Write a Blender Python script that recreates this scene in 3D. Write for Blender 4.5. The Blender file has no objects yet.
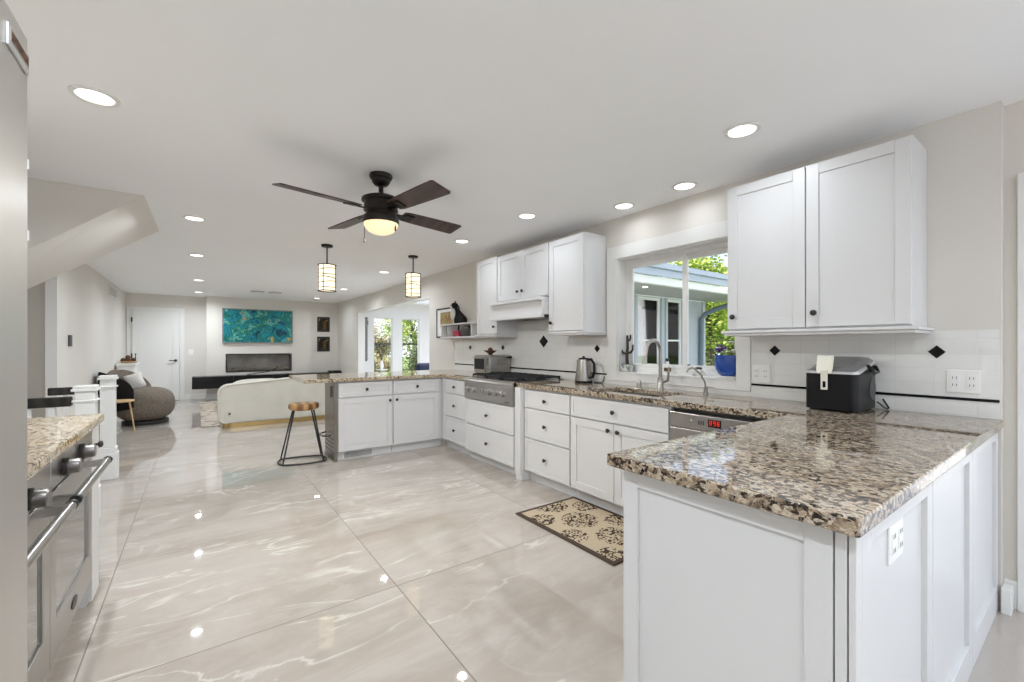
import bpy, bmesh, math, random
from mathutils import Vector, Matrix

S = bpy.context.scene
COL = S.collection
R = math.radians
rnd = random.Random(7)

# ------------------------------------------------------------------ camera
cd = bpy.data.cameras.new('camera'); cam = bpy.data.objects.new('camera', cd); COL.objects.link(cam)
cam.location = (0, 0, 1.266); cam.rotation_euler = (R(90), 0, R(-35.9))
cd.sensor_width = 36; cd.lens = 433 / 1024 * 36; cd.shift_y = 4.9 / 1024; cd.clip_end = 300
S.camera = cam

# ------------------------------------------------------------------ world, sun, exposure
W = bpy.data.worlds.new('sky'); S.world = W; W.use_nodes = True
wn = W.node_tree; bg = wn.nodes['Background']
tc = wn.nodes.new('ShaderNodeTexCoord'); nz = wn.nodes.new('ShaderNodeTexNoise')
nz.inputs['Scale'].default_value = 3.2; nz.inputs['Detail'].default_value = 6
rp = wn.nodes.new('ShaderNodeValToRGB')
rp.color_ramp.elements[0].position = .42; rp.color_ramp.elements[0].color = (.62, .76, .98, 1)
rp.color_ramp.elements[1].position = .6; rp.color_ramp.elements[1].color = (.98, .98, 1, 1)
wn.links.new(tc.outputs['Generated'], nz.inputs['Vector']); wn.links.new(nz.outputs['Fac'], rp.inputs['Fac'])
wn.links.new(rp.outputs['Color'], bg.inputs['Color']); bg.inputs['Strength'].default_value = 1.35
sl = bpy.data.lights.new('sun', 'SUN'); sl.energy = 4.5; sl.angle = R(2); sl.color = (1, .96, .88)
so = bpy.data.objects.new('sun', sl); COL.objects.link(so); so.location = (-10, 10, 20)
so.rotation_euler = Vector((.62, -.28, -.73)).to_track_quat('-Z', 'Y').to_euler()
S.view_settings.view_transform = 'Standard'; S.view_settings.look = 'None'
S.view_settings.gamma = 1; S.view_settings.use_curve_mapping = False
S.view_settings.exposure = 0.33
S.cycles.max_bounces = 14; S.cycles.diffuse_bounces = 10; S.cycles.glossy_bounces = 5
S.cycles.transparent_max_bounces = 16; S.cycles.sample_clamp_indirect = 6
S.cycles.use_denoising = True
DOWN_W = [20, 3.6, .9, .9, 3.6, 16, 16, 18, 19, 9, 8, 3.6, 7, 14, 8, 4, 14, 9, 75, 65, 5]   # watts of each recessed lamp, dimmed near the cabinets, then the added fill lamps

# ------------------------------------------------------------------ materials
def nodes(m): return m.node_tree.nodes, m.node_tree.links
def mat(name, col, rough=.5, metal=0, spec=.5, var=.04, vscale=6., emit=None, estr=0, bump=0, bscale=80, coat=0):
    m = bpy.data.materials.new(name); m.use_nodes = True; n, l = nodes(m)
    b = n['Principled BSDF']
    b.inputs['Roughness'].default_value = rough; b.inputs['Metallic'].default_value = metal
    b.inputs['Specular IOR Level'].default_value = spec; b.inputs['Coat Weight'].default_value = coat
    t = n.new('ShaderNodeTexCoord'); z = n.new('ShaderNodeTexNoise'); z.inputs['Scale'].default_value = vscale
    z.inputs['Detail'].default_value = 4
    r = n.new('ShaderNodeValToRGB'); r.color_ramp.elements[0].position = .3; r.color_ramp.elements[1].position = .7
    r.color_ramp.elements[0].color = tuple(c * (1 - var) for c in col) + (1,)
    r.color_ramp.elements[1].color = tuple(min(1, c * (1 + var)) for c in col) + (1,)
    l.new(t.outputs['Object'], z.inputs['Vector']); l.new(z.outputs['Fac'], r.inputs['Fac'])
    l.new(r.outputs['Color'], b.inputs['Base Color'])
    if emit:
        b.inputs['Emission Color'].default_value = tuple(emit) + (1,); b.inputs['Emission Strength'].default_value = estr
    if bump:
        z2 = n.new('ShaderNodeTexNoise'); z2.inputs['Scale'].default_value = bscale; z2.inputs['Detail'].default_value = 3
        bp = n.new('ShaderNodeBump'); bp.inputs['Strength'].default_value = bump; bp.inputs['Distance'].default_value = .01
        l.new(t.outputs['Object'], z2.inputs['Vector']); l.new(z2.outputs['Fac'], bp.inputs['Height']); l.new(bp.outputs['Normal'], b.inputs['Normal'])
    return m
def ramp(n, stops, interp='LINEAR'):
    r = n.new('ShaderNodeValToRGB'); r.color_ramp.interpolation = interp
    e = r.color_ramp.elements
    while len(e) < len(stops): e.new(.5)
    for i, (p, c) in enumerate(stops): e[i].position = p; e[i].color = tuple(c) + (1,)
    return r
def mixc(n, l, fac, a, b, mode='MIX'):
    x = n.new('ShaderNodeMix'); x.data_type = 'RGBA'; x.blend_type = mode
    for s, v in ((x.inputs[0], fac), (x.inputs[6], a), (x.inputs[7], b)):
        if hasattr(v, 'is_output'): l.new(v, s)
        else: s.default_value = v if not isinstance(v, tuple) else tuple(v) + ((1,) if len(v) == 3 else ())
    return x.outputs[2]
def vmath(n, l, op, a, b=None):
    x = n.new('ShaderNodeVectorMath'); x.operation = op
    for i, v in enumerate((a, b)):
        if v is None: continue
        if hasattr(v, 'is_output'): l.new(v, x.inputs[i])
        else: x.inputs[i].default_value = v
    return x.outputs[0]
def fmath(n, l, op, a, b=None, c=None):
    x = n.new('ShaderNodeMath'); x.operation = op
    for i, v in enumerate((a, b, c)):
        if v is None: continue
        if hasattr(v, 'is_output'): l.new(v, x.inputs[i])
        else: x.inputs[i].default_value = v
    return x.outputs[0]

def granite(name, warm_lit):
    m = mat(name, (.5, .43, .33), rough=.035, spec=.6); n, l = nodes(m); b = n['Principled BSDF']
    t = n.new('ShaderNodeTexCoord'); mp = n.new('ShaderNodeMapping'); mp.inputs['Scale'].default_value = (1, .75, 1)
    mp.inputs['Rotation'].default_value = (0, 0, R(32))
    l.new(t.outputs['Object'], mp.inputs['Vector']); v0 = mp.outputs['Vector']
    w = n.new('ShaderNodeTexNoise'); w.inputs['Scale'].default_value = 55; w.inputs['Detail'].default_value = 3; l.new(v0, w.inputs['Vector'])
    wv = vmath(n, l, 'MULTIPLY', vmath(n, l, 'SUBTRACT', w.outputs['Color'], (.5, .5, .5)), (.022, .022, .022)); v = vmath(n, l, 'ADD', v0, wv)
    g1 = n.new('ShaderNodeTexVoronoi'); g1.inputs['Scale'].default_value = 105; l.new(v, g1.inputs['Vector'])
    g2 = n.new('ShaderNodeTexVoronoi'); g2.inputs['Scale'].default_value = 220; l.new(v, g2.inputs['Vector'])
    d = n.new('ShaderNodeTexNoise'); d.inputs['Scale'].default_value = 9; d.inputs['Detail'].default_value = 4; l.new(v0, d.inputs['Vector'])
    s1 = n.new('ShaderNodeSeparateColor'); l.new(g1.outputs['Color'], s1.inputs[0]); s2 = n.new('ShaderNodeSeparateColor'); l.new(g2.outputs['Color'], s2.inputs[0])
    f = fmath(n, l, 'ADD', fmath(n, l, 'MULTIPLY_ADD', d.outputs['Fac'], .55, -.275 if warm_lit else -.325), fmath(n, l, 'ADD', fmath(n, l, 'MULTIPLY', s1.outputs[0], .72), fmath(n, l, 'MULTIPLY', s2.outputs[0], .28)))
    if warm_lit: st = [(.0, (.03, .022, .015)), (.19, (.05, .035, .022)), (.24, (.22, .15, .09)), (.40, (.36, .27, .17)), (.46, (.50, .41, .27)), (.66, (.60, .50, .36)), (.72, (.72, .64, .50)), (.88, (.34, .31, .28))]
    else: st = [(.0, (.02, .016, .013)), (.21, (.035, .026, .02)), (.26, (.15, .105, .072)), (.39, (.235, .175, .125)), (.45, (.34, .265, .185)), (.64, (.42, .335, .24)), (.71, (.60, .52, .41)), (.88, (.25, .235, .22))]
    r1 = ramp(n, st); l.new(f, r1.inputs['Fac'])
    l.new(r1.outputs['Color'], b.inputs['Base Color'])
    return m

def marble_floor():
    m = mat('polished_marble_tile', (.6, .55, .5), rough=.02, spec=.9); n, l = nodes(m); b = n['Principled BSDF']
    t = n.new('ShaderNodeTexCoord'); p = t.outputs['Object']
    off = vmath(n, l, 'ADD', p, (.333, -2.155 + 12, 0))
    dv = vmath(n, l, 'DIVIDE', off, (1.228, 1.2, 1))
    fl = vmath(n, l, 'FLOOR', dv); fr = vmath(n, l, 'FRACTION', dv)
    wn_ = n.new('ShaderNodeTexWhiteNoise'); l.new(fl, wn_.inputs['Vector'])
    sh = vmath(n, l, 'MULTIPLY', wn_.outputs['Color'], (7, 7, 7))
    q = vmath(n, l, 'ADD', p, sh)
    mp = n.new('ShaderNodeMapping'); mp.inputs['Rotation'].default_value = (0, 0, R(-28)); mp.inputs['Scale'].default_value = (.55, 1.5, 1)
    l.new(q, mp.inputs['Vector'])
    a = n.new('ShaderNodeTexNoise'); a.inputs['Scale'].default_value = 1.3; a.inputs['Detail'].default_value = 9; a.inputs['Roughness'].default_value = .62; a.inputs['Distortion'].default_value = 1.1
    l.new(mp.outputs['Vector'], a.inputs['Vector'])
    r1 = ramp(n, [(.27, (.30, .262, .228)), (.40, (.405, .36, .318)), (.52, (.465, .42, .375)), (.62, (.44, .40, .36)), (.76, (.54, .50, .46))]); l.new(a.outputs['Fac'], r1.inputs['Fac'])
    c = n.new('ShaderNodeTexNoise'); c.inputs['Scale'].default_value = 1.0; c.inputs['Detail'].default_value = 7; c.inputs['Distortion'].default_value = 1.8
    l.new(mp.outputs['Vector'], c.inputs['Vector'])
    ab = fmath(n, l, 'ABSOLUTE', fmath(n, l, 'SUBTRACT', c.outputs['Fac'], .5))
    r2 = ramp(n, [(0, (.55,) * 3), (.016, (0,) * 3)]); l.new(ab, r2.inputs['Fac'])
    bk = n.new('ShaderNodeTexNoise'); bk.inputs['Scale'].default_value = 2.6; bk.inputs['Detail'].default_value = 3; l.new(q, bk.inputs['Vector'])
    rb_ = ramp(n, [(.42, (0,) * 3), (.6, (1,) * 3)]); l.new(bk.outputs['Fac'], rb_.inputs['Fac'])
    vf = fmath(n, l, 'MULTIPLY', r2.outputs['Color'], rb_.outputs['Color'])
    sm = n.new('ShaderNodeTexNoise'); sm.inputs['Scale'].default_value = .9; sm.inputs['Detail'].default_value = 10; sm.inputs['Roughness'].default_value = .68; sm.inputs['Distortion'].default_value = .7
    mp3 = n.new('ShaderNodeMapping'); mp3.inputs['Rotation'].default_value = (0, 0, R(-20)); mp3.inputs['Scale'].default_value = (.8, 1.7, 1); l.new(q, mp3.inputs['Vector']); l.new(mp3.outputs['Vector'], sm.inputs['Vector'])
    rs_ = ramp(n, [(.38, (.85,) * 3), (.54, (0,) * 3)]); l.new(sm.outputs['Fac'], rs_.inputs['Fac'])
    col = mixc(n, l, rs_.outputs['Color'], r1.outputs['Color'], (.37, .325, .28))
    col = mixc(n, l, vf, col, (.72, .69, .65))
    d = n.new('ShaderNodeTexNoise'); d.inputs['Scale'].default_value = .8; d.inputs['Detail'].default_value = 8; d.inputs['Distortion'].default_value = 2.2
    mp2 = n.new('ShaderNodeMapping'); mp2.inputs['Location'].default_value = (3, 9, 0); mp2.inputs['Rotation'].default_value = (0, 0, R(-35)); mp2.inputs['Scale'].default_value = (.6, 1.4, 1)
    l.new(q, mp2.inputs['Vector']); l.new(mp2.outputs['Vector'], d.inputs['Vector'])
    ab2 = fmath(n, l, 'ABSOLUTE', fmath(n, l, 'SUBTRACT', d.outputs['Fac'], .5))
    r3 = ramp(n, [(0, (.55,) * 3), (.022, (0,) * 3)]); l.new(ab2, r3.inputs['Fac'])
    col = mixc(n, l, r3.outputs['Color'], col, (.44, .40, .355))
    sp = n.new('ShaderNodeSeparateXYZ'); l.new(fr, sp.inputs[0])
    gx = fmath(n, l, 'LESS_THAN', sp.outputs[0], .0044); gy = fmath(n, l, 'LESS_THAN', sp.outputs[1], .0044)
    g = fmath(n, l, 'MAXIMUM', gx, gy)
    col = mixc(n, l, g, col, (.19, .17, .15))
    l.new(col, b.inputs['Base Color'])
    rr = fmath(n, l, 'MULTIPLY_ADD', g, .4, .022); l.new(rr, b.inputs['Roughness'])
    l.new(fmath(n, l, 'MULTIPLY_ADD', g, -.85, .9), b.inputs['Specular IOR Level'])
    return m

def tile_wall():
    m = mat('white_subway_tile', (.84, .84, .82), rough=.12, spec=.5); n, l = nodes(m); b = n['Principled BSDF']
    t = n.new('ShaderNodeTexCoord'); s = n.new('ShaderNodeSeparateXYZ'); l.new(t.outputs['Object'], s.inputs[0])
    c = n.new('ShaderNodeCombineXYZ')
    l.new(fmath(n, l, 'ADD', s.outputs[1], 10 * .155 - .3), c.inputs[0]); l.new(fmath(n, l, 'ADD', s.outputs[2], -.008), c.inputs[1])
    k = n.new('ShaderNodeTexBrick'); k.offset = 0; k.inputs['Scale'].default_value = 1
    k.inputs['Brick Width'].default_value = .155; k.inputs['Row Height'].default_value = .0755
    k.inputs['Mortar Size'].default_value = .0016; k.inputs['Mortar Smooth'].default_value = .4
    k.inputs['Color1'].default_value = (.84, .84, .82, 1); k.inputs['Color2'].default_value = (.82, .82, .80, 1)
    k.inputs['Mortar'].default_value = (.76, .755, .735, 1)
    l.new(c.outputs[0], k.inputs['Vector']); l.new(k.outputs['Color'], b.inputs['Base Color'])
    bp = n.new('ShaderNodeBump'); bp.inputs['Strength'].default_value = .4; bp.inputs['Distance'].default_value = .002; bp.invert = True
    l.new(k.outputs['Fac'], bp.inputs['Height']); l.new(bp.outputs['Normal'], b.inputs['Normal'])
    return m

def rug_mat():
    m = mat('woven_scroll_rug', (.55, .43, .26), rough=.95, spec=.1); n, l = nodes(m); b = n['Principled BSDF']
    t = n.new('ShaderNodeTexCoord'); p = t.outputs['Object']
    s = n.new('ShaderNodeSeparateXYZ'); l.new(p, s.inputs[0])
    ax = fmath(n, l, 'ABSOLUTE', s.outputs[0]); ay = fmath(n, l, 'ABSOLUTE', s.outputs[1])
    bd = fmath(n, l, 'MAXIMUM', fmath(n, l, 'GREATER_THAN', ax, .272), fmath(n, l, 'GREATER_THAN', ay, .447))
    # scroll medallions: one big row down the middle, smaller ones along both sides
    def wrapd(v, ph): return fmath(n, l, 'MULTIPLY', fmath(n, l, 'SUBTRACT', fmath(n, l, 'FRACT', fmath(n, l, 'MULTIPLY_ADD', v, 1 / .33, ph)), .5), .33)
    def disc(dx, dy, r): return fmath(n, l, 'LESS_THAN', fmath(n, l, 'ADD', fmath(n, l, 'POWER', fmath(n, l, 'ABSOLUTE', dx), 2.0), fmath(n, l, 'POWER', fmath(n, l, 'ABSOLUTE', dy), 2.0)), r * r)
    wob = n.new('ShaderNodeTexNoise'); wob.inputs['Scale'].default_value = 14; l.new(p, wob.inputs['Vector'])
    wo = fmath(n, l, 'MULTIPLY_ADD', wob.outputs['Fac'], .09, -.045)
    inside = fmath(n, l, 'MAXIMUM', disc(fmath(n, l, 'ADD', s.outputs[0], wo), wrapd(s.outputs[1], .2), .135), disc(fmath(n, l, 'ADD', fmath(n, l, 'SUBTRACT', ax, .225), wo), wrapd(s.outputs[1], .7), .10))
    v2 = n.new('ShaderNodeTexVoronoi'); v2.inputs['Scale'].default_value = 30; l.new(p, v2.inputs['Vector'])
    curl = fmath(n, l, 'GREATER_THAN', fmath(n, l, 'SINE', fmath(n, l, 'MULTIPLY', v2.outputs['Distance'], 11.)), .02)
    f = fmath(n, l, 'MULTIPLY', inside, curl)
    zz = n.new('ShaderNodeTexNoise'); zz.inputs['Scale'].default_value = 120; l.new(p, zz.inputs['Vector'])
    base = ramp(n, [(.3, (.40, .325, .225)), (.7, (.52, .43, .31))]); l.new(zz.outputs['Fac'], base.inputs['Fac'])
    col = mixc(n, l, f, base.outputs['Color'], (.055, .038, .026))
    col = mixc(n, l, bd, col, (.075, .055, .042))
    l.new(col, b.inputs['Base Color'])
    return m

def abstract(name, stops, scale, dist):
    m = mat(name, (.1, .3, .3), rough=.45, spec=.3); n, l = nodes(m); b = n['Principled BSDF']
    t = n.new('ShaderNodeTexCoord')
    a = n.new('ShaderNodeTexNoise'); a.inputs['Scale'].default_value = scale; a.inputs['Detail'].default_value = 7; a.inputs['Distortion'].default_value = dist
    l.new(t.outputs['Object'], a.inputs['Vector'])
    r = ramp(n, stops); l.new(a.outputs['Fac'], r.inputs['Fac']); col = r.outputs['Color']
    v = n.new('ShaderNodeTexVoronoi'); v.inputs['Scale'].default_value = scale * 1.5; l.new(t.outputs['Object'], v.inputs['Vector'])
    rr = ramp(n, [(.1, (.5,) * 3), (.25, (0,) * 3)]); l.new(v.outputs['Distance'], rr.inputs['Fac'])
    col = mixc(n, l, rr.outputs['Color'], col, v.outputs['Color'], 'SOFT_LIGHT')
    l.new(col, b.inputs['Base Color'])
    return m

def glass_mat(name='clear_glass', refl=.06, tint=(1, 1, 1)):
    m = bpy.data.materials.new(name); m.use_nodes = True; n, l = nodes(m)
    n.remove(n['Principled BSDF']); o = n['Material Output']
    tr = n.new('ShaderNodeBsdfTransparent'); tr.inputs[0].default_value = tint + (1,)
    gl = n.new('ShaderNodeBsdfGlossy'); gl.inputs['Roughness'].default_value = .02
    fr = n.new('ShaderNodeFresnel'); fr.inputs[0].default_value = 1.25
    x = n.new('ShaderNodeMixShader'); l.new(fr.outputs[0], x.inputs[0]); l.new(tr.outputs[0], x.inputs[1]); l.new(gl.outputs[0], x.inputs[2])
    l.new(x.outputs[0], o.inputs['Surface'])
    return m

def steel_mat(name, col=(.55, .54, .52), rough=.28, axis=2):
    m = mat(name, col, rough=rough, metal=1, var=.03, vscale=3); n, l = nodes(m); b = n['Principled BSDF']
    t = n.new('ShaderNodeTexCoord'); mp = n.new('ShaderNodeMapping'); sc = [420, 420, 420]; sc[axis] = 8
    mp.inputs['Scale'].default_value = sc; l.new(t.outputs['Object'], mp.inputs['Vector'])
    z = n.new('ShaderNodeTexNoise'); z.inputs['Scale'].default_value = 1; l.new(mp.outputs['Vector'], z.inputs['Vector'])
    l.new(fmath(n, l, 'MULTIPLY_ADD', z.outputs['Fac'], .02, rough - .01), b.inputs['Roughness'])
    return m

def leaf_mat(name, a, b_):
    m = mat(name, a, rough=.6, spec=.3); n, l = nodes(m); b = n['Principled BSDF']
    t = n.new('ShaderNodeTexCoord'); z = n.new('ShaderNodeTexNoise'); z.inputs['Scale'].default_value = 2.2; z.inputs['Detail'].default_value = 5
    l.new(t.outputs['Object'], z.inputs['Vector']); r = ramp(n, [(.38, a), (.62, b_)]); l.new(z.outputs['Fac'], r.inputs['Fac'])
    l.new(r.outputs['Color'], b.inputs['Base Color'])
    return m

def wood_mat(name, a, b_, scale=6, rough=.4):
    m = mat(name, a, rough=rough); n, l = nodes(m); b = n['Principled BSDF']
    t = n.new('ShaderNodeTexCoord'); w = n.new('ShaderNodeTexWave'); w.inputs['Scale'].default_value = scale; w.inputs['Distortion'].default_value = 6; w.inputs['Detail'].default_value = 3
    l.new(t.outputs['Object'], w.inputs['Vector']); r = ramp(n, [(.2, a), (.8, b_)]); l.new(w.outputs['Fac'], r.inputs['Fac'])
    l.new(r.outputs['Color'], b.inputs['Base Color'])
    return m

M = {}
M['wall'] = mat('greige_wall_paint', (.715, .685, .64), rough=.7, spec=.25, var=.012, vscale=2)
M['ceil'] = mat('white_ceiling_paint', (.92, .93, .945), rough=.85, spec=.15, var=.008, vscale=2)
M['white'] = mat('white_cabinet_paint', (.69, .69, .695), rough=.32, spec=.45, var=.01, vscale=3)
M['trim'] = mat('white_trim_paint', (.80, .80, .785), rough=.35, spec=.45, var=.01, vscale=3)
M['gap'] = mat('vent_grey_paint', (.45, .45, .45), rough=.7, var=.02)  # even mid-grey for vent louvers and ceiling vent rings
M['floor'] = marble_floor()
M['tile'] = tile_wall()
M['granite'] = granite('speckled_granite_grey_lit', False)  # same stone as the warm copy, greyer light put into its colour
M['granite_warm_lit'] = granite('speckled_granite_warm_lit', True)  # same stone again, coloured warmer as the light leaves it there
M['black'] = mat('black_glazed_tile', (.008, .008, .009), rough=.25, spec=.2)
M['blackm'] = mat('matte_black_metal', (.018, .017, .016), rough=.42, spec=.5)
M['bronze'] = mat('oil_rubbed_bronze', (.022, .018, .015), rough=.38, metal=.6)
M['blade'] = wood_mat('dark_walnut_blade', (.045, .026, .021), (.075, .042, .034), 3, .42)
M['steel'] = steel_mat('brushed_steel'); M['steelh'] = steel_mat('brushed_steel_level', (.42, .405, .385), axis=1)
M['steeld'] = steel_mat('fridge_steel', (.63, .62, .60), .4)
M['knobsteel'] = mat('dark_steel_knob', (.27, .26, .25), rough=.34, metal=1)
M['nickel'] = mat('brushed_nickel', (.42, .40, .37), rough=.3, metal=1)
M['dark_steel'] = steel_mat('dark_steel_panel', (.30, .28, .255), .3)
M['castiron'] = mat('cast_iron', (.015, .015, .016), rough=.5)
M['oven_glass'] = mat('dark_oven_glass', (.10, .098, .09), rough=.04, spec=.8, coat=.6)
M['black_plastic'] = mat('black_plastic', (.008, .008, .009), rough=.35, spec=.22)
M['grey_plastic'] = mat('smoky_lid', (.16, .16, .16), rough=.15, coat=.5)
M['silver_trim'] = mat('silver_trim', (.65, .65, .65), rough=.3, metal=.4)
M['cream_plastic'] = mat('cream_plastic', (.74, .72, .62), rough=.4)
M['plate'] = mat('white_plastic_plate', (.88, .88, .87), rough=.3)
M['slot'] = mat('dark_slot', (.08, .08, .08), rough=.6)
M['red'] = mat('red_glow_display', (.02, .0, .0), rough=.2, emit=(1, .03, .02), estr=1.2)
M['lens'] = mat('lit_lamp_lens', (.9, .9, .85), rough=.4, emit=(1, .95, .86), estr=3)
M['bowl'] = mat('lit_frosted_bowl', (.85, .78, .62), rough=.3, emit=(1, .76, .40), estr=.62)
M['shade'] = mat('lit_frosted_shade', (.85, .8, .68), rough=.4, emit=(1, .84, .58), estr=.95, var=.1, vscale=14)
M['sofa'] = mat('cream_upholstery', (.66, .635, .565), rough=.85, spec=.2, bump=.15, bscale=200)
M['gold'] = mat('brushed_brass_plinth', (.55, .39, .17), rough=.3, metal=.9)
M['tweed'] = mat('brown_tweed', (.19, .16, .13), rough=.95, spec=.1, var=.45, vscale=70, bump=.6, bscale=120)
M['velvet'] = mat('black_velvet', (.012, .011, .011), rough=.9, spec=.15)
M['pillow'] = mat('white_pillow_cloth', (.74, .72, .70), rough=.9, bump=.2)
M['oak'] = wood_mat('pale_oak', (.55, .36, .18), (.66, .45, .25), 9)
M['seatwood'] = wood_mat('live_edge_wood', (.20, .09, .03), (.50, .29, .12), 3.5, .35)
M['pinecone'] = mat('pinecone_brown', (.11, .05, .025), rough=.8, var=.4, vscale=60)
M['leather_black'] = mat('black_lacquer', (.006, .006, .007), rough=.22, spec=.25)
M['handrail'] = wood_mat('dark_stained_rail', (.012, .010, .009), (.03, .025, .02), 4, .3)
M['art'] = abstract('teal_abstract_canvas', [(.30, (.003, .02, .03)), (.39, (.008, .09, .13)), (.46, (.012, .26, .32)), (.51, (.01, .10, .09)), (.56, (.03, .24, .16)), (.61, (.16, .45, .46)), (.65, (.03, .12, .10)), (.71, (.75, .45, .10))], 5.0, .9)
M['artgold'] = abstract('gold_abstract_print', [(.45, (.008, .006, .004)), (.56, (.12, .07, .015)), (.66, (.6, .42, .12)), (.75, (.8, .7, .4))], 4.5, .6)
M['artprint'] = abstract('earthy_print', [(.3, (.12, .05, .03)), (.5, (.45, .30, .12)), (.62, (.18, .25, .12)), (.75, (.7, .6, .4))], 9, .8)
M['pebble'] = mat('grey_fire_glass', (.50, .44, .37), rough=.25, var=.5, vscale=40)
M['firebox'] = mat('firebox_grey', (.30, .28, .26), rough=.35, var=.3, vscale=3)
M['blue'] = mat('cobalt_ceramic', (.012, .07, .36), rough=.2, var=.15, vscale=20, coat=.5)
M['purple'] = mat('purple_petal', (.16, .03, .38), rough=.7, var=.3)
M['whitep'] = mat('white_petal', (.8, .8, .76), rough=.7)
M['cactus'] = mat('dark_branch', (.045, .035, .03), rough=.85, var=.3, vscale=40)
M['pot'] = abstract('painted_pot', [(.4, (.62, .62, .58)), (.5, (.5, .5, .35)), (.56, (.03, .10, .30)), (.7, (.6, .6, .55))], 22, .5)
M['soil'] = mat('potting_soil', (.06, .045, .03), rough=.95)
M['catfur'] = mat('glossy_black_cat', (.010, .0095, .0095), rough=.35, spec=.25)
M['catwhite'] = mat('glossy_white_cat', (.72, .71, .69), rough=.3)
M['redbox'] = mat('crimson_tin', (.42, .03, .06), rough=.45)
M['greybag'] = mat('charcoal_case', (.05, .05, .052), rough=.6)
M['stone'] = mat('grey_stoneware', (.28, .25, .21), rough=.4, var=.2, vscale=20)
M['navy'] = mat('navy_upholstery', (.012, .02, .05), rough=.8)
M['ornament'] = mat('grey_carved_wood', (.20, .20, .195), rough=.7, var=.35, vscale=30)
M['glass'] = glass_mat()
M['siding'] = mat('pale_blue_siding', (.46, .50, .55), rough=.6, var=.03)
M['fascia'] = mat('blue_grey_fascia', (.42, .48, .57), rough=.5, var=.03)
M['soffit'] = mat('porch_ceiling', (.36, .35, .35), rough=.7)
M['shingle'] = mat('grey_shingle', (.22, .24, .27), rough=.9, var=.2, vscale=20)
M['spout'] = mat('slate_blue_spout', (.17, .22, .27), rough=.5)
M['lawn'] = leaf_mat('lawn_grass', (.13, .26, .04), (.26, .38, .08))
M['paving'] = mat('pale_paving', (.74, .73, .72), rough=.8)  # paled so the unseen ground bounces more light indoors
M['leafA'] = leaf_mat('bright_leaves', (.22, .34, .05), (.66, .72, .20))
M['leafB'] = leaf_mat('deep_leaves', (.07, .09, .04), (.24, .28, .12))
M['leafC'] = leaf_mat('dry_leaves', (.42, .34, .17), (.66, .58, .34))
M['bark'] = mat('bark', (.10, .075, .055), rough=.95, var=.3, vscale=20)
M['rug'] = rug_mat()
M['arearug'] = abstract('ringed_area_rug', [(.40, (.13, .10, .08)), (.46, (.42, .35, .28)), (.55, (.55, .48, .40)), (.62, (.30, .24, .18)), (.7, (.55, .48, .40))], 6.5, .3)
M['greyfurn'] = mat('pewter_fabric', (.25, .25, .25), rough=.8)

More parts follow.
